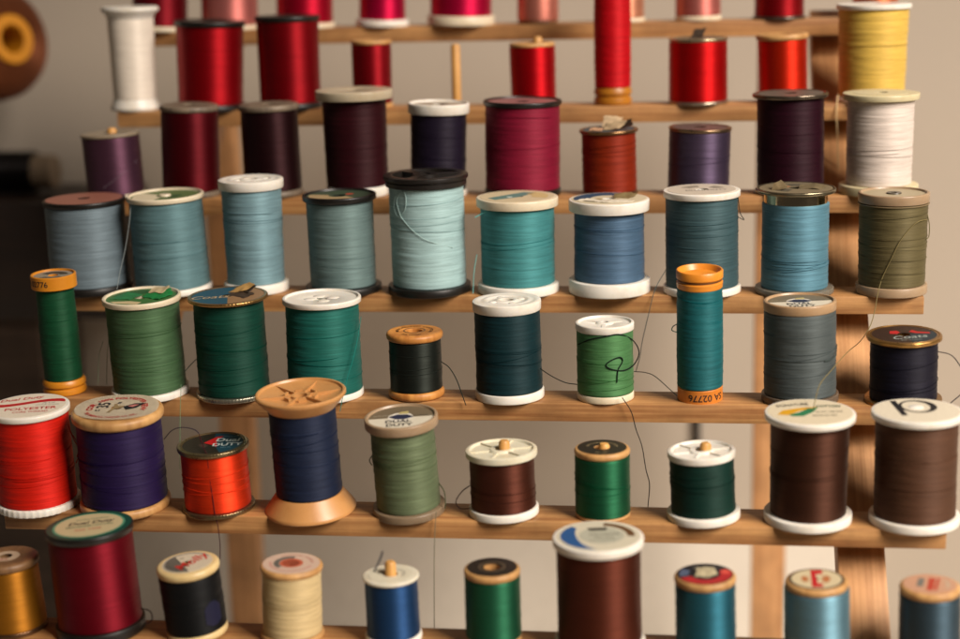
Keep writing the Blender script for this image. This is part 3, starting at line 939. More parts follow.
SPOOLS = {
 'A1': ('dark red spool with cream foot behind the white spool, left end of the top row', '#7c0c1a', 1, 'flat', CREAM, 3, 'flat', CREAM, 2.6, 0),
 'A2': ('salmon pink spool standing behind the left black-rimmed red spool', '#cf7c74', 1, 'flat', CREAM, 3, 'flat', CREAM, 2.6, 0),
 'A3': ('crimson spool standing behind the right of the two black-rimmed red spools', '#b8082c', 1, 'flat', CREAM, 3, 'flat', CREAM, 3, 0),
 'A4': ('narrower crimson pink spool with thin white foot on the top rail', '#c00640', 1, 'flat', WHITE, 3, 'flat', WHITE, 3.6, 0),
 'A5': ('wide crimson pink spool with thick cream foot on the top rail above the empty peg', '#c00640', 1, 'flat', CREAM, 3, 'flat', CREAM, 5.0, 0),
 'A6': ('small peach spool with dark underside on the top rail left of the tall red bobbin', '#d98a78', 1, 'wood', 'w0', 2, 'wood', 'w1', 1.6, 0),
 'A7': ('pale peach spool half hidden behind the tall red bobbin', '#d89878', 1, 'flat', CREAM, 2, 'flat', CREAM, 2.2, 0),
 'A8': ('salmon pink spool with cream foot on the top rail above the silver-rimmed red spool', '#cc7a70', 1, 'flat', CREAM, 2, 'flat', CREAM, 2.6, 0),
 'A9': ('dark red spool with silver foot on the top rail above the orange-red spool', '#8e0612', 1, 'flat', CREAM, 2, 'metal', 'm#6a6258', 1.6, 0),
 'A10': ('orange peach spool showing just over the yellow spool', '#d87848', 1, 'flat', CREAM, 2, 'flat', CREAM, 2, 0),
 'B1': ('tall narrow white spool with flared ends standing before the plain wall', '#e8dccb', 1, 'flared', WHITE, 6, 'flared', WHITE, 6, 0),
 'B2': ('bright red spool with black rims beside the tall narrow white spool', '#9c0210', 1, 'flat', BLACKP, 2.6, 'flat', BLACKP, 3.2, 0),
 'B3': ('deep red spool with black rims, second along from the narrow white spool', '#8a0210', 1, 'flat', BLACKP, 2.6, 'flat', BLACKP, 3.2, 0),
 'B4': ('small dark red wooden-ended spool beside the empty peg', '#8c0414', 1, 'wood', 'w0', 2.2, 'wood', 'w0', 2.2, 0),
 'B6': ('small red spool with pale wooden top and peg tip, behind the rose black-rimmed spool', '#b4000e', 1, 'wood', 'w0', 2.0, 'wood', 'w0', 2, 0),
 'B7': ('tall slim bright red bobbin on an orange turned foot', '#cc0c18', 0, 'bowl', '#c8811e', 8, 'turned', '#a86c1c', 8.6, 3),
 'B8': ('red spool with silver metal rims and bits of torn label on top', '#b80206', 1, 'metal', 'm#b0a080', 1.6, 'metal', 'm#b0a490', 1.6, 0),
 'B9': ('orange-red spool with wooden ends behind the dark plum spool', '#c82404', 1, 'wood', 'w0', 3.0, 'wood', 'w0', 2.6, 0),
 'B10': ('yellow spool with white rims at the right end of its rail', '#e2bc58', 0, 'flat', WHITE, 2.4, 'flat', WHITE, 2.4, 1),
 'C1': ('small muted mauve spool with tan-grey top in front of the plain wall', '#5c3a4c', 1, 'thin_hole', '#8a7c68', 1.6, 'flat', CREAM, 1.8, 0),
 'C2': ('dark wine red spool with grey-brown wooden ends', '#580410', 1, 'wood', 'w2', 3.0, 'wood', 'w2', 3.4, 0),
 'C3': ('nearly black brown spool with grey-brown wooden ends', '#2a0e12', 1, 'wood', 'w2', 3.2, 'wood', 'w2', 3.4, 0),
 'C4': ('large dark maroon spool with thick cream ends', '#320810', 0, 'flat', '#b4a78e', 4.4, 'flat', WHITE, 5.0, 1),
 'C5': ('dark purple spool with thick white top standing under the empty peg', '#20162a', 0, 'recess', WHITE, 5.0, 'flat', WHITE, 3, 1),
 'C6': ('wide rose crimson spool with black rims', '#8a1834', 0, 'recess', BLACKP, 2.4, 'flat', BLACKP, 3.2, 1),
 'C7': ('rust brown spool with crumpled foil and paper curling off its top', '#8a280c', 0, 'metal', 'm#8a6a48', 1.6, 'metal', 'm#8a6a48', 1.6, 1),
 'C8': ('dusty violet spool with tilted metal top', '#54445e', 1, 'metal', 'm#8a7258', 1.8, 'metal', 'm#8a7258', 1.6, 1),
 'C9': ('tall dark plum spool with overhanging grey metal top', '#2a0616', 0, 'metal', 'm#74685a', 2.0, 'metal', 'm#74685a', 1.8, 1),
 'C10': ('wide white spool of coarse thread behind the olive spool', '#e2d4c8', 0, 'flat', '#cabf9a', 3.0, 'flat', '#cabf9a', 4.2, 2),
 'D1': ('pale grey-blue spool with black rims and pinkish label', '#768a94', 0, 'flat', BLACKP, 2.4, 'flat', BLACKP, 3.6, 0),
 'D2': ('dusty teal-blue spool with cream rim and green label', '#628c92', 0, 'recess', CREAM, 2.4, 'flat', WHITE, 3.0, 2),
 'D3': ('narrow pale blue spool with thick white ridged cap', '#7aa2ac', 0, 'ridged', WHITE, 4.4, 'flat', WHITE, 4.6, 2),
 'D4': ('grey-teal spool with black rims and green and tan label', '#6e8a88', 0, 'recess', BLACKP, 2.8, 'flat', BLACKP, 3.2, 1),
 'D5': ('large pale aqua spool with black spoked ends', '#a4caca', 0, 'wheel', '#1c1815', 5.0, 'flat', BLACKP, 3.6, 3),
 'D6': ('turquoise spool with thick cream ends and green wedge on its label', '#389294', 0, 'flat', CREAM, 4.2, 'flat', WHITE, 4.4, 2),
 'D7': ('steel blue spool with thick white ends and torn blue label', '#4a6c8a', 0, 'flat', WHITE, 5.2, 'flat', WHITE, 6.2, 2),
 'D8': ('slate teal spool with thin white ends behind the tall teal bobbin', '#406066', 0, 'flat', WHITE, 3.0, 'flat', WHITE, 3.4, 3),
 'D9': ('sky blue spool with a mirror-bright band under its crumpled metal top', '#5890a4', 0, 'metal', 'm#8a8068', 1.8, 'flat', '#6a6458', 2.6, 4),
 'D10': ('olive green spool with beige rims and a long loose strand', '#6a6040', 0, 'recess', BEIGE, 4.4, 'flat', BEIGE, 4.2, 5),
 'E1': ('slim dark green bobbin with orange ends, leftmost on its rail', '#00502c', 0, 'drum', '#c8811e', 6.2, 'turned', '#c8811e', 7.0, 5),
 'E2': ('mossy green spool with torn green label inside a cream rim', '#486e44', 0, 'recess', CREAM, 2.6, 'flat', WHITE, 3.2, 4),
 'E3': ('deep green spool with knurled gold rim and blue and tan torn label', '#004636', 0, 'knurled', 'm#b08a54', 1.5, 'knurled', 'm#b4b09c', 2.2, 4),
 'E4': ('emerald teal spool with plain white top behind the tan flared spool', '#006e62', 0, 'recess', WHITE, 2.6, 'flat', WHITE, 3.0, 3),
 'E5': ('small charcoal green spool with carved wooden ends', '#262c26', 1, 'wood', 'w3', 3.6, 'wood', 'w3', 3.8, 2),
 'E6': ('tall dark teal spool with thick white moulded cap', '#0a3238', 0, 'ridged', WHITE, 4.4, 'flat', WHITE, 4.0, 3),
 'E7': ('small leaf green spool with white ends and a dark loop of loose thread', '#4a884a', 0, 'recess', WHITE, 3.4, 'flat', CREAM, 3.2, 3),
 'E8': ('tall slim teal bobbin with orange ends and upside-down numbers on its foot', '#006c72', 0, 'bowl', '#d8882a', 8.0, 'drum', '#c8782a', 6.4, 8),
 'E9': ('slate grey spool with beige rim and white and tan label', '#566060', 0, 'recess', '#a88a68', 4.2, 'flat', '#5c4e40', 3.6, 4),
 'E10': ('small black navy spool with gold rim and dark label with red', '#1a1828', 0, 'metal', 'm#b48a50', 2.0, 'metal', 'm#a07a48', 2.0, 2),
 'F1': ('orange-tinged bright red spool with white label top, leftmost on its rail', '#e0200e', 0, 'flat', WHITE, 2.6, 'notched', WHITE, 3.2, 5),
 'F2': ('dark purple spool with wooden ends and loose cream paper label', '#28164a', 0, 'wood', 'w0', 4.6, 'wood', 'w0', 4.2, 4),
 'F3': ('small bright orange spool with a dark thread down its front', '#f04018', 1, 'knurled', 'm#8a7858', 2.0, 'knurled', 'm#8a7858', 2.0, 3),
 'F4': ('navy blue spool with flared tan ribbed ends', '#1e2a46', 0, 'cone', '#c08c54', 7.0, 'cone', '#c08c54', 8.4, 4),
 'F5': ('sage green spool with beige rims and white and tan label', '#6a7a54', 0, 'recess', BEIGE, 4.2, 'flat', '#7c6a54', 3.4, 5),
 'F6': ('small reddish brown spool on white ends with a peg tip showing', '#542a1c', 1, 'spoked', '#d2ccb4', 3.0, 'flat', WHITE, 3.4, 2),
 'F7': ('small emerald spool with wooden ends and black paper label', '#06603a', 1, 'wood', 'w0', 3.0, 'wood', 'w0', 1.6, 2),
 'F8': ('small blackish green spool on broad white ends with a peg tip', '#08362c', 0, 'spoked', WHITE, 3.0, 'flat', WHITE, 3.4, 3),
 'F9': ('dark chocolate spool with yellow and green marks on its white top', '#46281a', 1, 'flat', WHITE, 2.8, 'flat', WHITE, 3.6, 2),
 'F10': ('lighter brown spool with a black letter p on its white top', '#5c3e2c', 0, 'flat', WHITE, 2.8, 'flat', WHITE, 3.6, 2),
 'G0': ('golden ochre spool with brown wooden top cut by the left edge', '#a06818', 1, 'wood', 'w1', 3.6, 'knurled', 'm#7a5a40', 2, 0),
 'G1': ('large burgundy spool with dark green ringed label', '#700418', 1, 'flat', BLACKP, 3.0, 'flat', BLACKP, 4.5, 0),
 'G2': ('tilted black spool with cream ends and red script label', '#0e1012', 0, 'wood', '#d0b884', 3.6, 'wood', '#d0b884', 3.4, 0),
 'G3': ('cream thread spool with wooden rims and pale printed label', '#d6be8c', 0, 'wood', 'w0', 2.8, 'wood', 'w0', 2.4, 1),
 'G4': ('small royal blue spool with cream disc top and tall peg tip', '#164678', 1, 'thin_hole', '#d2ccb8', 1.4, 'flat', WHITE, 2.6, 0),
 'G5': ('small bottle green spool with dark round label on wood', '#0a603e', 1, 'wood', 'w0', 3.2, 'wood', 'w0', 3, 0),
 'G6': ('large reddish mahogany spool with blue crescent on its white top', '#562616', 1, 'flat', WHITE, 3.4, 'flat', WHITE, 3.4, 0),
 'G7': ('teal blue spool with black and red label on its wooden top', '#16687c', 1, 'wood', 'w0', 3.4, 'wood', 'w0', 3, 0),
 'G8': ('light blue spool with cream label crossed by a red mark', '#6696a8', 1, 'wood', 'w0', 3.2, 'wood', 'w0', 3, 0),
 'G9': ('blue-grey spool with pinkish label in the bottom right corner', '#3c5462', 1, 'wood', 'w0', 3.4, 'wood', 'w0', 3, 0),
}


def mat_of(spec):
    if spec.startswith('w'):
        return birch(int(spec[1]))
    if spec.startswith('m'):
        return metal(spec[1:])
    return plastic(spec)


ROOT, TOPZ = {}, {}
NOD = {'F1': 2.5, 'F2': 3.2, 'F3': 2.2, 'F4': 3.4, 'F5': 4.2, 'E2': 2.2, 'E1': 2.0, 'E8': 3.0, 'G2': 3.0, 'F9': 1.2, 'D2': 1.0, 'E10': 1.5, 'E3': 1.5}   # spools loose on their pegs, nodding forward (deg)
GROUP = 'thread spools on the rack'


def build_spool(sid):
    row, x, h, tilt, Rt, Rb, rt, rb = DIM[sid]
    label, color, satin, ts, tm, tt, fs, fm, ft, strays = SPOOLS[sid]
    rng = random.Random(sid)
    b = rail_base(row)
    root = empty('thread_spool', (x, b.y + PEG_Y, b.z + RAIL_H + 0.05), label, 'thread spool', GROUP)
    root.rotation_euler = (math.radians(NOD.get(sid, 0.0)), math.radians(tilt), 0)
    ROOT[sid], TOPZ[sid] = root, h
    add_flange(root, ts, Rt, tt, h, mat_of(tm), rw=rt)
    add_flange(root, fs, Rb, ft, 0, mat_of(fm), down=True, rw=rb)
    z0, z1 = ft - 0.05, h - tt + 0.05
    if ts == 'bowl' or ts == 'drum':
        z1 += 0.2
    if sid == 'D9':
        z1 = h - 6.5        # bare bright core shows above the winding
    add_thread(root, color, rb, rt, z0, z1, satin, rng, bulge=0.25 if ts in ('bowl', 'drum') else 0.0)
    add_strays(root, color, rb, rt, z0 + .5, z1 - .5, strays, rng)


for sid in SPOOLS:
    build_spool(sid)

for sid, c, r, pts in TAILS:
    tail_world(ROOT[sid], c, r, pts)

# ------------------------------------------------------------------ tops: labels, print, torn paper


def T(sid):
    d = DIM[sid]
    return ROOT[sid], d[2], d[4]


EPS = 0.16          # print lies just above a label


def on_label(lab):
    return lab


# blurred back rows: simple paper labels and scraps
r, h, R = T('C6'); l = sticker(r, R - 2.2, h - 0.9, '#8c5a58', 3.2)
r, h, R = T('C5'); l = sticker(r, R - 2.6, h - 0.9, '#a89a88', 3.2)
paint(r, 'printed_mark', [[(0, -1), (4, 1), (5, 4), (1, 3)]], h - 0.9 + EPS, INK_K)
r, h, R = T('C7')
sticker(r, R - 2.0, h - 0.3, '#2a4650', 3.2)
scrap(r, [(-2, -6, h), (5, -9, h + 0.8), (9, -3, h + 3.5), (4, 2, h + 4.5), (-1, 0, h + 3.0)], '#b09a78')
scrap(r, [(-3, -1, h + 1.0), (6, -2, h + 3.6), (7, 1, h + 5.2), (-2, 3, h + 6.2)], '#c8ae8a')
scrap(r, [(4, -4, h + .4), (12, -5, h + 2), (11, 1, h + 4.5), (6, 1, h + 2)], '#3a3226', 'torn_foil', metallic=.6)
scrap(r, [(-9, -8, h + .2), (-3, -10, h + .3), (-2, -6, h + 1.2), (-8, -5, h + .8)], '#b89070')
r, h, R = T('C8'); sticker(r, R - 2.2, h - .3, '#5a4a46', 3.2)
r, h, R = T('C9'); sticker(r, R - 2.4, h - .3, '#5a5248', 3.2)
r, h, R = T('B8')
sticker(r, R - 2.2, h - .3, '#6a5c48', 3.2)
scrap(r, [(-4, -3, h), (2, -4, h + .5), (4, 1, h + 4.5), (-2, 2, h + 3.8)], '#3c3026')
r, h, R = T('C10'); sticker(r, R - 5, h, '#c4ba98', 3.2)

# D row
r, h, R = T('D1'); sticker(r, R - 1.6, h, '#8e5a4a', 3.0)
r, h, R = T('D2')
l = sticker(r, R - 1.9, h - 1.0, '#5a6c3e', 3.2)
paint(r, 'printed_mark', [sector(4.2, R - 3, 150, 262)], h - 1.0 + EPS, PAPER, parent=None)
paint(r, 'printed_mark', [sector(3.6, 8.0, 300, 380)], h - 1.0 + EPS, '#2c4a26')
bm = bmesh.new(); lathe(bm, [(0, h - 0.9), (2.9, h - 0.9), (2.6, h - 0.2), (0, h - 0.1)], 24, closed=False)
mesh_obj('hub', bm, plastic(CREAM), r)
r, h, R = T('D4')
l = sticker(r, R - 1.8, h - 1.0, '#3a4a38', 3.0)
paint(r, 'printed_mark', [sector(5, R - 3.0, 170, 320)], h - 1.0 + EPS, '#a08a64')
paint(r, 'printed_mark', [disc_pts(2.0, 4.2, 3.6, 20)], h - 1.0 + EPS, '#b0402c')
r, h, R = T('D6')
l = sticker(r, R - 1.8, h, '#c8b896', 3.0)
paint(l, 'printed_mark', [[(-13, -6), (-9, -11), (1, -3), (8, 10), (2, 12)]], EPS, '#5a7a74')
paint(l, 'printed_mark', [disc_pts(1.4, -3, -3, 16)], EPS + .03, '#c8d4cc')
paint(l, 'printed_mark', [sector(7, 14.5, -20, 60)], EPS, '#c0a874')
r, h, R = T('D7')
l = sticker(r, R - 1.6, h, '#c8bc9e', 3.0, wobble=0.4)
paint(l, 'printed_mark', [sector(8.5, R - 2.2, 60, 200)], EPS, '#22405a')
paint(l, 'printed_mark', [sector(4.0, 7.4, 190, 330)], EPS, '#8a7440')
scrap(r, [(2, 1, h + .2), (9, -1, h + .5), (13, 4, h + 1.6), (7, 8, h + 2.2), (2, 6, h + 1.3)], '#7c6c48')
scrap(r, [(-14, -7, h + .2), (-2, -13, h + .3), (9, -12, h + .3), (12, -8, h + .5), (0, -8, h + .8), (-10, -3, h + .6)], '#d6cdb8')
r, h, R = T('D8')
l = sticker(r, R - 2.0, h, '#c4b8a6', 3.0)
letters(l, 'DUAL DUTY', 3.4, on_flat(EPS, 2, -2.5, YAWL), '#4a4640', 0.03)
paint(l, 'printed_mark', [sector(6, 11, 20, 60), sector(6, 11, 100, 150)], EPS, '#8a8070')
r, h, R = T('D9')
l = sticker(r, R - 1.8, h - .3, '#786c54', 3.0, wobble=0.2)
paint(l, 'printed_mark', [sector(5, 12, 190, 250), sector(5, 12, 20, 110)], EPS, '#544e40')
paint(l, 'printed_mark', [sector(4, 8, 120, 170)], EPS, '#a06a48')
scrap(r, [(-11, -6, h + .1), (-6, -8, h + .3), (-4, -4, h + 1.6), (-7, -1, h + 3.6), (-10, -3, h + 2.2)], '#6e5e42')
scrap(r, [(1, -2, h), (10, -6, h + .4), (14, 0, h + .7), (8, 5, h + 1.4), (2, 3, h + .9)], '#86785a', 'torn_foil', metallic=.4)
bm = bmesh.new()
lathe(bm, [(13.9, h - 6.6), (14.15, h - 6.5), (14.15, h - 1.75), (13.9, h - 1.72)], 96)
mesh_obj('mirror_band', bm, plain('polished_metal', '#f0dcb4', 0.16, metallic=1.0, var=0.02), r)
r, h, R = T('D10')
l = sticker(r, R - 1.7, h - 1.0, '#a89a7c', 2.2)
bm = bmesh.new(); lathe(bm, [(1.5, h - .85), (3.4, h - .85), (3.2, h - .3), (1.5, h - .4)], 24)
mesh_obj('hub', bm, plastic('#4a4436'), r)
bm = bmesh.new(); lathe(bm, [(R - 1.2, h - 5.2), (R + .05, h - 5.1), (R + .05, h - 4.75), (R - 1.2, h - 4.6)], 64)
mesh_obj('rim_line', bm, plastic('#7c6c50'), r)

# E row
r, h, R = T('E1')
l = sticker(r, R - 1.3, h - .9, '#8a8272', 2.4)
paint(l, 'printed_mark', [sector(3.0, 6.6, 20, 160)], EPS, '#3a342c')
paint(l, 'printed_mark', [sector(4.0, 7.4, 230, 330)], EPS, '#5c564a')
cap = [c for c in r.children if c.name.startswith('flange')][0]
letters(cap, 'SA 02776', 3.7, on_drum(R + .06, -3.1, -124), INK_K, 0.04)
paint_z = 0
r, h, R = T('E2')
l = sticker(r, R - 1.8, h - 1.0, '#3e6a34', 3.0)
paint(l, 'printed_mark', [[(-12, -8), (-9, -11), (2, -13), (3, -9), (-3, -7)]], EPS, '#c0ae84')
paint(l, 'printed_mark', [[(-14, 1), (-3, 4), (3, 11), (-4, 14), (-12, 8)]], EPS, '#24522a')
scrap(r, [(0, 0, h - .6), (10, -6, h - .4), (14, 2, h + .3), (11, 9, h + 1.0), (3, 8, h + .6)], '#1c7c3c')
scrap(r, [(2, 4, h + .4), (9, 2, h + .8), (11, 8, h + 2.0), (4, 9, h + 1.6)], '#b8a680')
scrap(r, [(-14, -3, h - .7), (-4, -5, h - .5), (0, 2, h), (-8, 6, h + .2)], '#2c7444')
r, h, R = T('E3')
l = sticker(r, R - 1.2, h - .3, '#1e4c5e', 2.6)
paint(l, 'printed_mark', [sector(2.8, R - 1.4, -75, 85)], EPS, '#8a6a48')
letters(l, 'Coats', 7.2, on_flat(EPS + .05, -7.5, -4.0, YAWL + 8), '#b09a78', 0.05, 0.3)
scrap(r, [(0, 0, h - .2), (9, -6, h), (12, 2, h + .4), (6, 6, h + .8), (1, 4, h + .5)], '#3c2e22')
scrap(r, [(-1, 5, h + .2), (6, 3, h + 1.2), (11, 6, h + 3.2), (8, 9, h + 3.6), (2, 9, h + 1.8)], '#b08a50')
scrap(r, [(4, 5, h + .6), (9, 2, h + 1.0), (12, 6, h + 2.8), (8, 8, h + 2.4)], '#2c2218')
r, h, R = T('E4')
bm = bmesh.new()
for k, a in enumerate((0.4, 2.0, 3.5, 5.1)):
    s = bmesh.ops.create_uvsphere(bm, u_segments=14, v_segments=8, radius=1.0)
    for v in s['verts']:
        v.co = Vector((5.2 * math.cos(a) + v.co.x * 3.0, 5.2 * math.sin(a) + v.co.y * 3.0, h - 1.2 + v.co.z * 0.8))
mesh_obj('moulded_boss', bm, plastic(WHITE), r)
r, h, R = T('E5')
l = [c for c in r.children if c.name.startswith('flange')][0]
letters(l, 'MERCERIZED COTTON', 2.0, on_arc(0.1, 7.6, 90), '#4a2c10', 0.03, fit=30)
letters(l, 'SIX CORD', 2.0, on_arc(0.1, 8.4, 270, True), '#4a2c10', 0.03)
bm = bmesh.new(); lathe(bm, [(4.4, h + .01), (4.4, h + .12), (5.0, h + .12), (5.0, h + .01)], 40)
mesh_obj('pressed_ring', bm, birch(1), r)
r, h, R = T('E7')
bm = bmesh.new()
lathe(bm, [(1.6, h - .9), (1.6, h - .2), (2.4, h), (3.4, h - .3), (4.0, h - .9)], 36, closed=False)
for k in range(3):
    a = 2.1 * k + .5
    bar(bm, (3.4 * math.cos(a), 3.4 * math.sin(a), h - .45), (8.5 * math.cos(a), 8.5 * math.sin(a), h - .75), 1.6, .4)
mesh_obj('moulded_boss', bm, plastic(WHITE), r)
r, h, R = T('E9')
l = sticker(r, R - 1.7, h - 1.0, '#6e6450', 2.4)


def half_label(l, R, shift=0.0):
    rot = math.radians(YAWL)
    q = [(x * math.cos(rot) - y * math.sin(rot), x * math.sin(rot) + y * math.cos(rot))
         for x, y in sector(0.01, R - 1.9, 180, 360, 30)[:31]]
    paint(l, 'printed_mark', [q], EPS, '#ccc4b0')
    paint(l, 'printed_mark', [disc_pts(5.4, -0.3, 0.4, 30)], EPS + .03, '#d0cabc')
    paint(l, 'printed_mark', [[(-5.6, 0.6), (-2.0, -2.2), (1.8, -2.2), (5.4, 0.8), (2.2, 3.4), (-2.2, 3.4)]], EPS + .06, '#20243e')
    paint(l, 'printed_mark', [[(-2.0, 4.0), (2.4, 4.4), (2.0, 7.6), (-1.2, 6.6)]], EPS + .04, '#b0a26a')
    letters(l, 'DUAL', 4.2, on_flat(EPS + .08, -0.5, -4.6, YAWL), '#26262a', 0.12)
    letters(l, 'DUTY', 4.2, on_flat(EPS + .08, 0.6, -8.8, YAWL), '#26262a', 0.12)
    letters(l, 'EXTRA STRONG', 1.5, on_flat(EPS + .05, -8.0, 2.2, YAWL + 2), '#b8b09a', 0.0, fit=8)
    letters(l, 'POLYESTER', 1.4, on_flat(EPS + .05, 7.5, 2.4, YAWL - 2), '#3a362e', 0.0, fit=7)


half_label(l, R)
r, h, R = T('F5')
l = sticker(r, R - 1.7, h - 1.0, '#6c5e48', 2.4)
half_label(l, R)
r, h, R = T('E10')
l = sticker(r, R - 1.9, h - .33, '#2c1a12', 2.6)
bm = bmesh.new(); lathe(bm, [(R - 2.3, h - .2), (R - 2.3, h - .1), (R - 1.5, h - .1), (R - 1.5, h - .2)], 64)
mesh_obj('gold_ring', bm, metal('#a8804c'), r)
paint(l, 'printed_mark', [sector(2.7, R - 2.5, -80, 20)], EPS, '#1c2830')
paint(l, 'printed_mark', [[(-6, 1), (-3, 0.4), (-1.4, 3.0), (-2.5, 6), (-5.5, 5.4)], [(2.4, 4), (5, 1.6), (11, 1.0), (11, 3), (6, 4.4), (4, 7)]], EPS + .04, '#a81a1c')
letters(l, 'Coats', 6.4, on_flat(EPS + .08, 1.5, -4.6, YAWL + 6), '#98a09a', 0.04, 0.3)
letters(l, 'SIX CORD', 2.0, on_flat(EPS + .08, 2.0, -9.0, YAWL), '#7c847e', 0.02)
r, h, R = T('E8')
ft = [c for c in r.children if c.name.startswith('flange')][1]
letters(ft, 'SA 02776', 4.3, on_drum(DIM['E8'][5] + .06, 3.2, -72, True), INK_K, 0.05)
cap = [c for c in r.children if c.name.startswith('flange')][0]
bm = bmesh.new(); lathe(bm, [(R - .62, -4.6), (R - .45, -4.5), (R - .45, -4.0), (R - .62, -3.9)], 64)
mesh_obj('groove_line', bm, plain('groove_brown', '#5a3410', 0.6), cap)  # thin dark brown ring seated in the groove of the cap

# F row
r, h, R = T('F1')
l = sticker(r, R - 1.5, h, '#d8ccb8', 0.1)
sw = []
top, bot = [], []
for k in range(25):
    u = -1 + 2 * k / 24
    x = u * (R - 2.2)
    yc = 3.0 + 5.0 * math.sin(u * 1.9 + .2)
    lim = math.sqrt(max(0, (R - 1.6) ** 2 - x * x))
    top.append((x, max(-lim, min(lim, yc + 2.2)))); bot.append((x, max(-lim, min(lim, yc - 1.6))))
bm = bmesh.new()
for k in range(24):
    q = [top[k], bot[k], bot[k + 1], top[k + 1]]
    if abs(top[k][1] - bot[k][1]) > .05 and abs(top[k + 1][1] - bot[k + 1][1]) > .05:
        bm.faces.new([bm.verts.new((x, y, EPS)) for x, y in q])
mesh_obj('printed_mark', bm, plain('print_ink', INK_R, 0.5, var=0.05), l, smooth=False)
letters(l, 'Dual Duty', 4.4, on_flat(EPS, -6.5, 8.4, 24), INK_R, 0.09, 0.3)
letters(l, 'PLUS', 2.4, on_flat(EPS, 7.5, 4.0, 10), INK_G, 0.0, 0.3)
letters(l, 'COTTON COVERED', 1.8, on_flat(EPS, 8.0, 1.6, 10), INK_G, 0.0, fit=10)
letters(l, 'POLYESTER', 4.6, on_flat(EPS, 2.5, -4.0, 13), INK_R, 0.10, fit=22)
letters(l, 'CORE THREAD', 2.6, on_flat(EPS, 4.0, -8.2, 12), INK_R, 0.05, fit=15)
r, h, R = T('F2')
bm = bmesh.new()
nz, na = 8, 56
rings = []
for i in range(nz + 1):
    rr = 2.4 + (R - 4.4) * i / nz
    ring = []
    for s in range(na):
        a = 2 * math.pi * s / na
        q = rr * (1 + 0.05 * math.sin(2 * a + 2.2) * i / nz)
        z = .12 + 0.9 * (i / nz) ** 2 * max(0, math.sin(1.5 * a + .6)) * .8
        ring.append(bm.verts.new((q * math.cos(a) - .3, q * math.sin(a) + .4, z)))
    rings.append(ring)
for i in range(nz):
    for s in range(na):
        t = (s + 1) % na
        bm.faces.new((rings[i][s], rings[i][t], rings[i + 1][t], rings[i + 1][s]))
bmesh.ops.solidify(bm, geom=list(bm.faces), thickness=-.1)
l = mesh_obj('label', bm, plain('label_paper', '#e2d6bc', 0.6, var=0.06, scale=700), r)
l.location = (0, 0, h * MM)
LZ = 0.95


def on_curl(x, y):
    """Height of the curled label under a point, plus a hair."""
    x0, y0 = x + .3, y - .4
    a = math.atan2(y0, x0) % (2 * math.pi)
    rr = math.hypot(x0, y0)
    u = max(0, min(1, (rr - 2.4) / (R - 4.4)))
    return .12 + 0.9 * u * u * max(0, math.sin(1.5 * a + .6)) * .8 + .16


def curled(place):
    def f(x, y):
        p = place(x, y)
        return (p[0], p[1], on_curl(p[0], p[1]))
    return f


letters(l, '100% POLYESTER', 3.0, curled(on_arc(0, 12.2, 92)), INK_R, 0.09, fit=24)
letters(l, 'SEW', 3.8, curled(on_arc(0, 11.6, 8)), INK_R, 0.10)
letters(l, 'COR', 3.8, curled(on_arc(0, 11.6, 182)), INK_R, 0.10)
letters(l, 'THE AMERICAN THREAD CO. INC.', 2.4, curled(on_arc(0, 13.4, 268, True)), INK_R, 0.07, fit=27)
letters(l, '35', 7.4, curled(on_flat(0, -6.6, 2.6, 96)), INK_K, 0.16)
letters(l, 'c', 4.4, curled(on_flat(0, -7.8, -4.0, 96)), INK_K, 0.12)


def curl_patch(pts, color, dz=0.0):
    bm = bmesh.new()
    f = bm.faces.new([bm.verts.new((x, y, 0)) for x, y in pts])
    bmesh.ops.triangulate(bm, faces=[f])
    bmesh.ops.subdivide_edges(bm, edges=list(bm.edges), cuts=3, use_grid_fill=True)
    for v in bm.verts:
        v.co.z = on_curl(v.co.x, v.co.y) + dz
    mesh_obj('printed_mark', bm, plain('print_ink', color, 0.55, var=0.05), l, smooth=False)


curl_patch([(2.2, 1.6), (6, 5.6), (11, 6.2), (8.4, .2), (4.6, -2.4)], '#17151a')
curl_patch([(4.0, 2.0), (6.2, 4.2), (8.6, 4.0), (6.6, 1.0)], '#b8726a', .04)
curl_patch([(-2.6, -6.6), (-1.2, -6.8), (-.6, -1.6), (2.4, .4), (2.6, 2.6), (-.2, 2.2), (-1.6, 4.8), (-2.6, 4.4), (-1.8, .6)], '#8a7450')
curl_patch([(-1.8, 5.2), (-.2, 5.4), (0, 7.2), (-1.6, 7.2)], '#4a4440')
r, h, R = T('F3')
l = sticker(r, R - 1.9, h - .33, '#1e1a12', 0.6)
bm = bmesh.new(); lathe(bm, [(R - 2.2, h - .2), (R - 2.2, h - .1), (R - 1.7, h - .1), (R - 1.7, h - .2)], 64)
mesh_obj('gold_ring', bm, metal('#8a7450', .45), r)
paint(l, 'printed_mark', [sector(.7, R - 2.3, -62, 100)], EPS, '#0c3a48')
paint(l, 'printed_mark', [[(-4.2, .6), (-.5, 8.6), (2.4, 9.4), (.8, 4.2), (3.0, -4.6), (.8, -2.2)]], EPS + .04, '#c0181c')
letters(l, 'Dual', 5.6, on_flat(EPS + .08, 5.6, 4.4, YAWL - 6), '#c4d0cc', 0.14)
letters(l, 'DUTY', 4.8, on_flat(EPS + .08, 6.6, -1.2, YAWL), '#c4d0cc', 0.12)
letters(l, 'PLUS', 2.0, on_flat(EPS + .08, 7.0, -5.0, YAWL), '#587c8c', 0.04)
letters(l, 'MADE IN USA', 1.6, on_flat(EPS + .08, 7.2, 8.6, YAWL - 10), '#587c8c', 0.02)
paint(l, 'printed_mark', [sector(3.0, 6.0, 190, 250, 12)], EPS + .02, '#3c2c24')
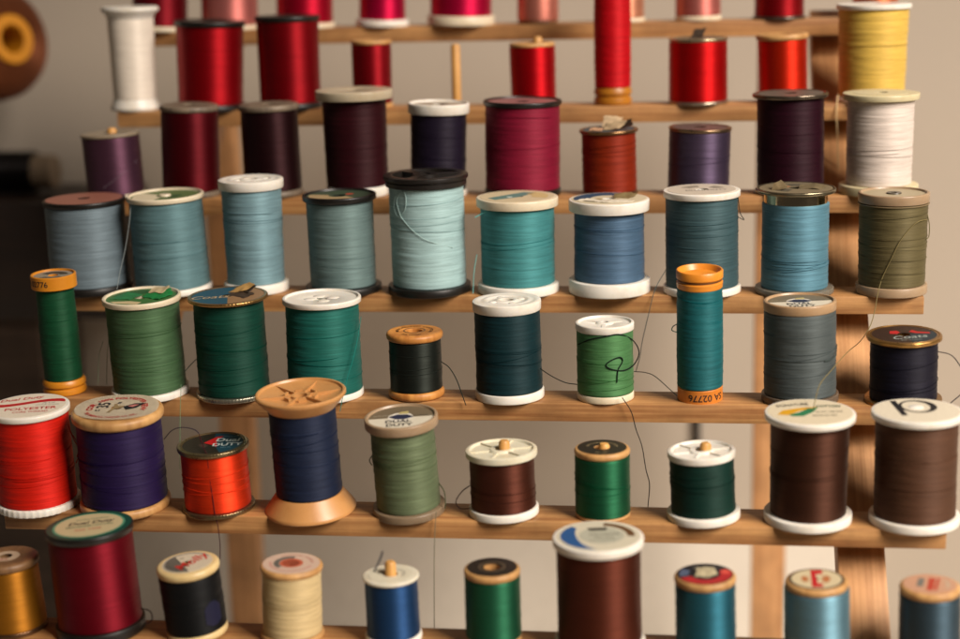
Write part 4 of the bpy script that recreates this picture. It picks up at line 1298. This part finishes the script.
for sid, zz in (('F7', 0.0),):
    r, h, R = T(sid)
    l = sticker(r, R - 1.4, h, '#1c1812', 3.4)
    letters(l, 'SIX CORD COTTON', 1.7, on_arc(EPS, 6.2, 90), '#8a7a58', 0.02, fit=18)
    letters(l, 'No. 50', 1.7, on_arc(EPS, 7.4, 270, True), '#8a7a58', 0.02)
r, h, R = T('F9')
l = sticker(r, R - 1.2, h, '#cfc2a6', 0.5)
paint(l, 'printed_mark', [[(-13.5, -4.5), (-9, -5.2), (-4, 1.0), (4, 6.8), (-3, 5.2), (-11, 1.2)]], EPS, '#c89418')
paint(l, 'printed_mark', [[(-7.6, -6.6), (-3.0, -6.2), (1.4, -.2), (3.6, 6.0), (-.6, 4.0), (-4.6, -1.4), (-8.6, -4.2)]], EPS + .04, '#267048')
letters(l, 'SIGNATURE', 4.4, on_flat(EPS + .02, -7.0, 8.6, 16), '#3c3a34', 0.06, .2, fit=14)
letters(l, 'COTTON', 4.2, on_flat(EPS + .06, 7.6, 7.6, 2), '#2c4a34', 0.10, .2, fit=10)
letters(l, '50 WT / 700 YDS', 2.8, on_flat(EPS + .02, 7.6, 0.2, YAWL), '#7a745f', 0.05, fit=11)
letters(l, 'MADE IN USA', 2.6, on_flat(EPS + .02, 5.6, -4.6, YAWL), '#7a745f', 0.05, fit=10)
r, h, R = T('F10')
l = sticker(r, R - 1.2, h, '#d2c8b2', 0.1)
rot = math.radians(YAWL)


def turned(x, y, z):
    return (x * math.cos(rot) - y * math.sin(rot), x * math.sin(rot) + y * math.cos(rot), z)


paint(l, 'printed_mark', [[turned(x, y, 0)[:2] for x, y in ((-7.8, -6.8), (-5.3, -6.8), (-5.3, 14.6), (-7.8, 14.2))]], EPS, '#18161a')
bm = bmesh.new()
n = 48
vo = [bm.verts.new(turned(1.6 + 7.6 * math.cos(2 * math.pi * k / n), 5.2 + 9.0 * math.sin(2 * math.pi * k / n), EPS + .04)) for k in range(n)]
vi = [bm.verts.new(turned(0.9 + 5.6 * math.cos(2 * math.pi * k / n), 5.2 + 7.6 * math.sin(2 * math.pi * k / n), EPS + .04)) for k in range(n)]
for k in range(n):
    t = (k + 1) % n
    bm.faces.new((vo[k], vo[t], vi[t], vi[k]))
mesh_obj('printed_mark', bm, plain('print_ink', '#18161a', 0.5, var=0.05), l, smooth=False)
bm = bmesh.new(); lathe(bm, [(0, h + .12), (3.2, h + .12), (2.6, h + .5), (0, h + .7)], 28, closed=False)
for v in bm.verts:
    v.co += Vector(turned(0.6, 4.0, 0))
mesh_obj('raised_hub', bm, plastic(WHITE), r)

# G row
r, h, R = T('G0')
l = sticker(r, 5.6, h, '#b09a80', 2.6)
letters(l, 'SILK', 2.4, on_flat(EPS, 0.4, -4.0, YAWL), '#a04038', 0.03)
r, h, R = T('G1')
l = sticker(r, R - .7, h, '#0c4032', 2.0)
paint(l, 'printed_mark', [sector(R - 5.2, R - 3.2, 0, 360, 64)], EPS, '#4a8468')
bm = bmesh.new(); lathe(bm, [(0.4, EPS + .02), (0.4, EPS + .04), (R - 4.2, EPS + .04), (R - 4.2, EPS + .02)], 56)
mesh_obj('printed_mark', bm, plain('label_paper', '#b8a880', 0.55, var=0.06, scale=700), l, smooth=False)
letters(l, 'Dual Duty', 4.6, on_flat(EPS + .1, -.4, 3.0, 18), INK_K, 0.10, 0.25, fit=19)
letters(l, 'EXTRA STRONG', 1.8, on_flat(EPS + .1, -1.0, 7.2, 18), '#3c6450', 0.02, fit=13)
letters(l, 'MERCERIZED COTTON', 2.2, on_flat(EPS + .1, .6, -.9, 18), '#2c5a44', 0.05, fit=19)
letters(l, '350 YDS', 3.0, on_flat(EPS + .1, 1.4, -5.2, 18), '#b0604c', 0.06)
r, h, R = T('G2')
l = sticker(r, R - 2.6, h, '#c4b8a0', 1.8)
paint(l, 'printed_mark', [sector(R - 4.0, R - 3.2, 40, 290, 40)], EPS, '#7a7468')
letters(l, 'Molly', 7.6, on_flat(EPS + .03, 1.4, .4, 62), '#b83028', 0.10, 0.25, fit=17)
letters(l, 'No. 40', 2.0, on_flat(EPS + .03, -5.0, 3.0, 30), '#7a7468', 0.02)
bm = bmesh.new()
Rw = DIM['G2'][6] + .22
qa = [math.radians(a) for a in (-52, -40, -28, -16)]
prev = None
for k, a in enumerate(qa):
    zlo, zhi = (8.0, 14.5) if k in (0, 3) else (6.5, 17.0)
    c = [bm.verts.new((Rw * math.cos(a), Rw * math.sin(a), z)) for z in (zlo, zhi)]
    if prev:
        bm.faces.new((prev[0], c[0], c[1], prev[1]))
    prev = c
bmesh.ops.solidify(bm, geom=list(bm.faces), thickness=.12)
mesh_obj('size_sticker', bm, plain('label_paper', '#2a2c48', 0.45, var=0.05, scale=700), r)
r, h, R = T('G3')
l = sticker(r, R - 1.2, h, '#c2a894', 3.3)
paint(l, 'printed_mark', [sector(5.0, 7.2, 90, 235)], EPS, '#5c5a52')
letters(l, 'COTTON THREAD', 1.8, on_arc(EPS, 8.4, 70), '#a86a5c', 0.02, fit=18)
paint(l, 'printed_mark', [sector(3.4, 4.8, 0, 360, 40)], EPS, '#b0583c')
paint(l, 'printed_mark', [sector(8.0, 9.0, 180, 350)], EPS, '#b88a7c')
r, h, R = T('G4')
l = sticker(r, R - 2.6, h, '#cac4ae', 3.0)
letters(l, 'COTTON', 2.2, on_arc(EPS, 5.2, 30), '#6a6a62', 0.02)
r, h, R = T('G5')
l = sticker(r, R - 1.3, h, '#1c140f', 3.4)
bm = bmesh.new(); lathe(bm, [(4.4, EPS), (4.4, EPS + .05), (5.6, EPS + .05), (5.6, EPS)], 40)
mesh_obj('printed_mark', bm, plain('print_ink', '#4a3c2c', 0.5), l, smooth=False)
r, h, R = T('G6')
l = sticker(r, R - 1.4, h, '#c4bca6', 0.6)
cres = [(13.6 * math.cos(math.radians(a)), 13.6 * math.sin(math.radians(a))) for a in range(140, 271, 5)] + \
       [(4.0 + 12.6 * math.cos(math.radians(a)), 2.6 + 12.0 * math.sin(math.radians(a))) for a in range(255, 159, -5)]
bm = bmesh.new()
n = 26
for k in range(n):
    u0, u1 = k / n, (k + 1) / n
    def cr(u):
        a = math.radians(138 + 135 * u)
        w = 6.4 * math.sin(math.pi * min(1, u * .9 + .12)) ** .8
        return (15.0 * math.cos(a), 15.0 * math.sin(a)), ((15.0 - w) * math.cos(a), (15.0 - w) * math.sin(a))
    (o0, i0), (o1, i1) = cr(u0), cr(u1)
    bm.faces.new([bm.verts.new((x, y, EPS)) for x, y in (o0, o1, i1, i0)])
mesh_obj('printed_mark', bm, plain('print_ink', '#1c4c80', 0.5, var=0.06), l, smooth=False)
paint(l, 'printed_mark', [sector(11.6, 14.6, 2, 84, 30)], EPS, '#5c3c1c')
paint(l, 'printed_mark', [[(-5, 8.5), (3, 9.8), (3, 6.2), (-3.6, 5.2)]], EPS + .03, '#4a463c')
paint(l, 'printed_mark', [disc_pts(9.0, 1.4, .6, 40)], EPS, '#a8a694')
letters(l, 'POLYESTER', 2.4, on_flat(EPS + .05, 2.4, 1.8, YAWL), '#5c5a4e', 0.03)
letters(l, '250 YDS', 2.2, on_flat(EPS + .05, 2.4, -1.6, YAWL), '#5c5a4e', 0.02)
letters(l, 'ALL PURPOSE', 1.8, on_flat(EPS + .05, 2.0, -4.6, YAWL), '#6c6a5e', 0.0)
r, h, R = T('G7')
l = sticker(r, R - 1.2, h, '#15131a', 3.4)
paint(l, 'printed_mark', [sector(6.0, R - 1.6, 205, 385)], EPS, '#a01c20')
paint(l, 'printed_mark', [sector(6.4, R - 2.2, 150, 196)], EPS, '#4a546a')
paint(l, 'printed_mark', [sector(6.8, R - 2.4, 0, 32)], EPS + .03, '#c8483c')
letters(l, 'SIX CORD', 2.0, on_arc(EPS + .03, 6.6, 90), '#a8a496', 0.02)
scrap(r, [(-4, -3, h + .3), (1, -4, h + .6), (5, -1, h + .8), (3, 4, h + 1.6), (-3, 4, h + 1.4)], '#b0a484')
r, h, R = T('G8')
l = sticker(r, R - 1.5, h, '#3c2c20', 3.4)
bm = bmesh.new(); lathe(bm, [(1.0, EPS), (1.0, EPS + .05), (R - 2.6, EPS + .05), (R - 2.6, EPS)], 48)
mesh_obj('printed_mark', bm, plain('label_paper', '#c4b490', 0.55, var=0.06, scale=700), l, smooth=False)
paint(l, 'printed_mark', [[(-2.2, -8.8), (1.8, -8.6), (2.4, -5.0), (.2, -4.6), (.0, 4.6), (2.8, 5.0), (2.6, 9.0), (-1.8, 9.0)]], EPS + .09, '#b0181c')
paint(l, 'printed_mark', [sector(2.4, 5.4, -50, 40), sector(3.2, 5.8, 150, 215)], EPS + .08, '#a8683a')
r, h, R = T('G9')
l = sticker(r, R - 1.4, h, '#b88c70', 0.8)
paint(l, 'printed_mark', [[(-5.5, -2.0), (-3.2, -3.0), (-1.2, 5.6), (-3.6, 6.0)]], EPS, '#6c6860')
paint(l, 'printed_mark', [[(-2.2, -6.4), (.2, -6.6), (3.0, 5.6), (.4, 6.2)], [(.6, -6.4), (1.8, -6.4), (4.6, 5.6), (3.6, 5.6)]], EPS, '#a83c28')
letters(l, 'THREAD', 2.2, on_arc(EPS, 6.8, 0), '#b8ac94', 0.04)

# ------------------------------------------------------------------ things behind the rack
# big cone of brown thread on a wall spindle, top left
t = empty('thread_cone', (-300, 200, 117), 'big brown thread cone with yellow core at the upper left', 'thread cone')
bm = bmesh.new()
lathe(bm, [(13.4, 0), (16, 0.4), (24, -1.6), (28.6, -5.5), (31.0, -11), (31.6, -20), (31.4, -40), (29, -62), (24, -64), (13.4, -64)], 80)
mesh_obj('thread', bm, thread_mat('#6a3a20', 1), t)
bm = bmesh.new()
lathe(bm, [(7.4, -68), (7.4, 1.4), (8.2, 2.2), (12.6, 2.2), (13.4, 1.4), (13.4, -68)], 64)
mesh_obj('core', bm, plain('yellow_card', '#b8780c', 0.5), t)
bm = bmesh.new()
lathe(bm, [(0, -16), (4.2, -16), (4.6, -17), (4.6, -135), (0, -135)], 32, closed=False)
mesh_obj('spindle', bm, plain('dark_steel', '#2a1c14', 0.4, metallic=.6), t)
n = Vector((0.86, -0.48, 0.14)).normalized()
t.rotation_euler = n.to_track_quat('Z', 'Y').to_euler()
t.scale = (1.09, 1.09, 1.09)
# dark chest at the left with a roll lying on it
ch = empty('storage_chest', (-330, 150, -280), 'dark brown wooden chest in shadow at the left', 'chest')
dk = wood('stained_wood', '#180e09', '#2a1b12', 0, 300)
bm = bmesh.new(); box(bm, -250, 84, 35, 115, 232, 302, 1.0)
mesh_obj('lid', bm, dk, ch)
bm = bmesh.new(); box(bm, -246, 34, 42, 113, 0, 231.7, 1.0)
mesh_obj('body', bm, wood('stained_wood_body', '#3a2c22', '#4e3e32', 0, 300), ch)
ro = empty('thread_roll', (-302, 225, 35.2), 'black thread roll with cream core lying on the dark chest', 'thread roll')
bm = bmesh.new(); lathe(bm, [(9, 0), (11, 0.2), (11.6, -1), (11.6, -90), (9, -92)], 64)
mesh_obj('thread', bm, thread_mat('#15110f', 1), ro)
bm = bmesh.new(); lathe(bm, [(0, -100), (0, 11.2), (8.4, 11.6), (9.4, 10.8), (9.2, -100)], 48, closed=False)
mesh_obj('core', bm, plain('cream_card', '#7e6c56', 0.6), ro)
ro.rotation_euler = (0, math.radians(90), 0)
ro.scale = (1.1, 1.1, 1.1)
# cord hanging down the wall
cd = bmesh.new()
tube(cd, smooth_path([(100, 277.4, 40), (99, 277.4, -60), (100, 277.4, -134), (101, 277.4, -279)], 6), 2.2, 10)
o = mesh_obj('wall_cord', cd, plain('black_rubber', '#0c0b0b', 0.5), None)
o['label'] = 'black cord hanging down the wall behind the rack'
o['category'] = 'cord'
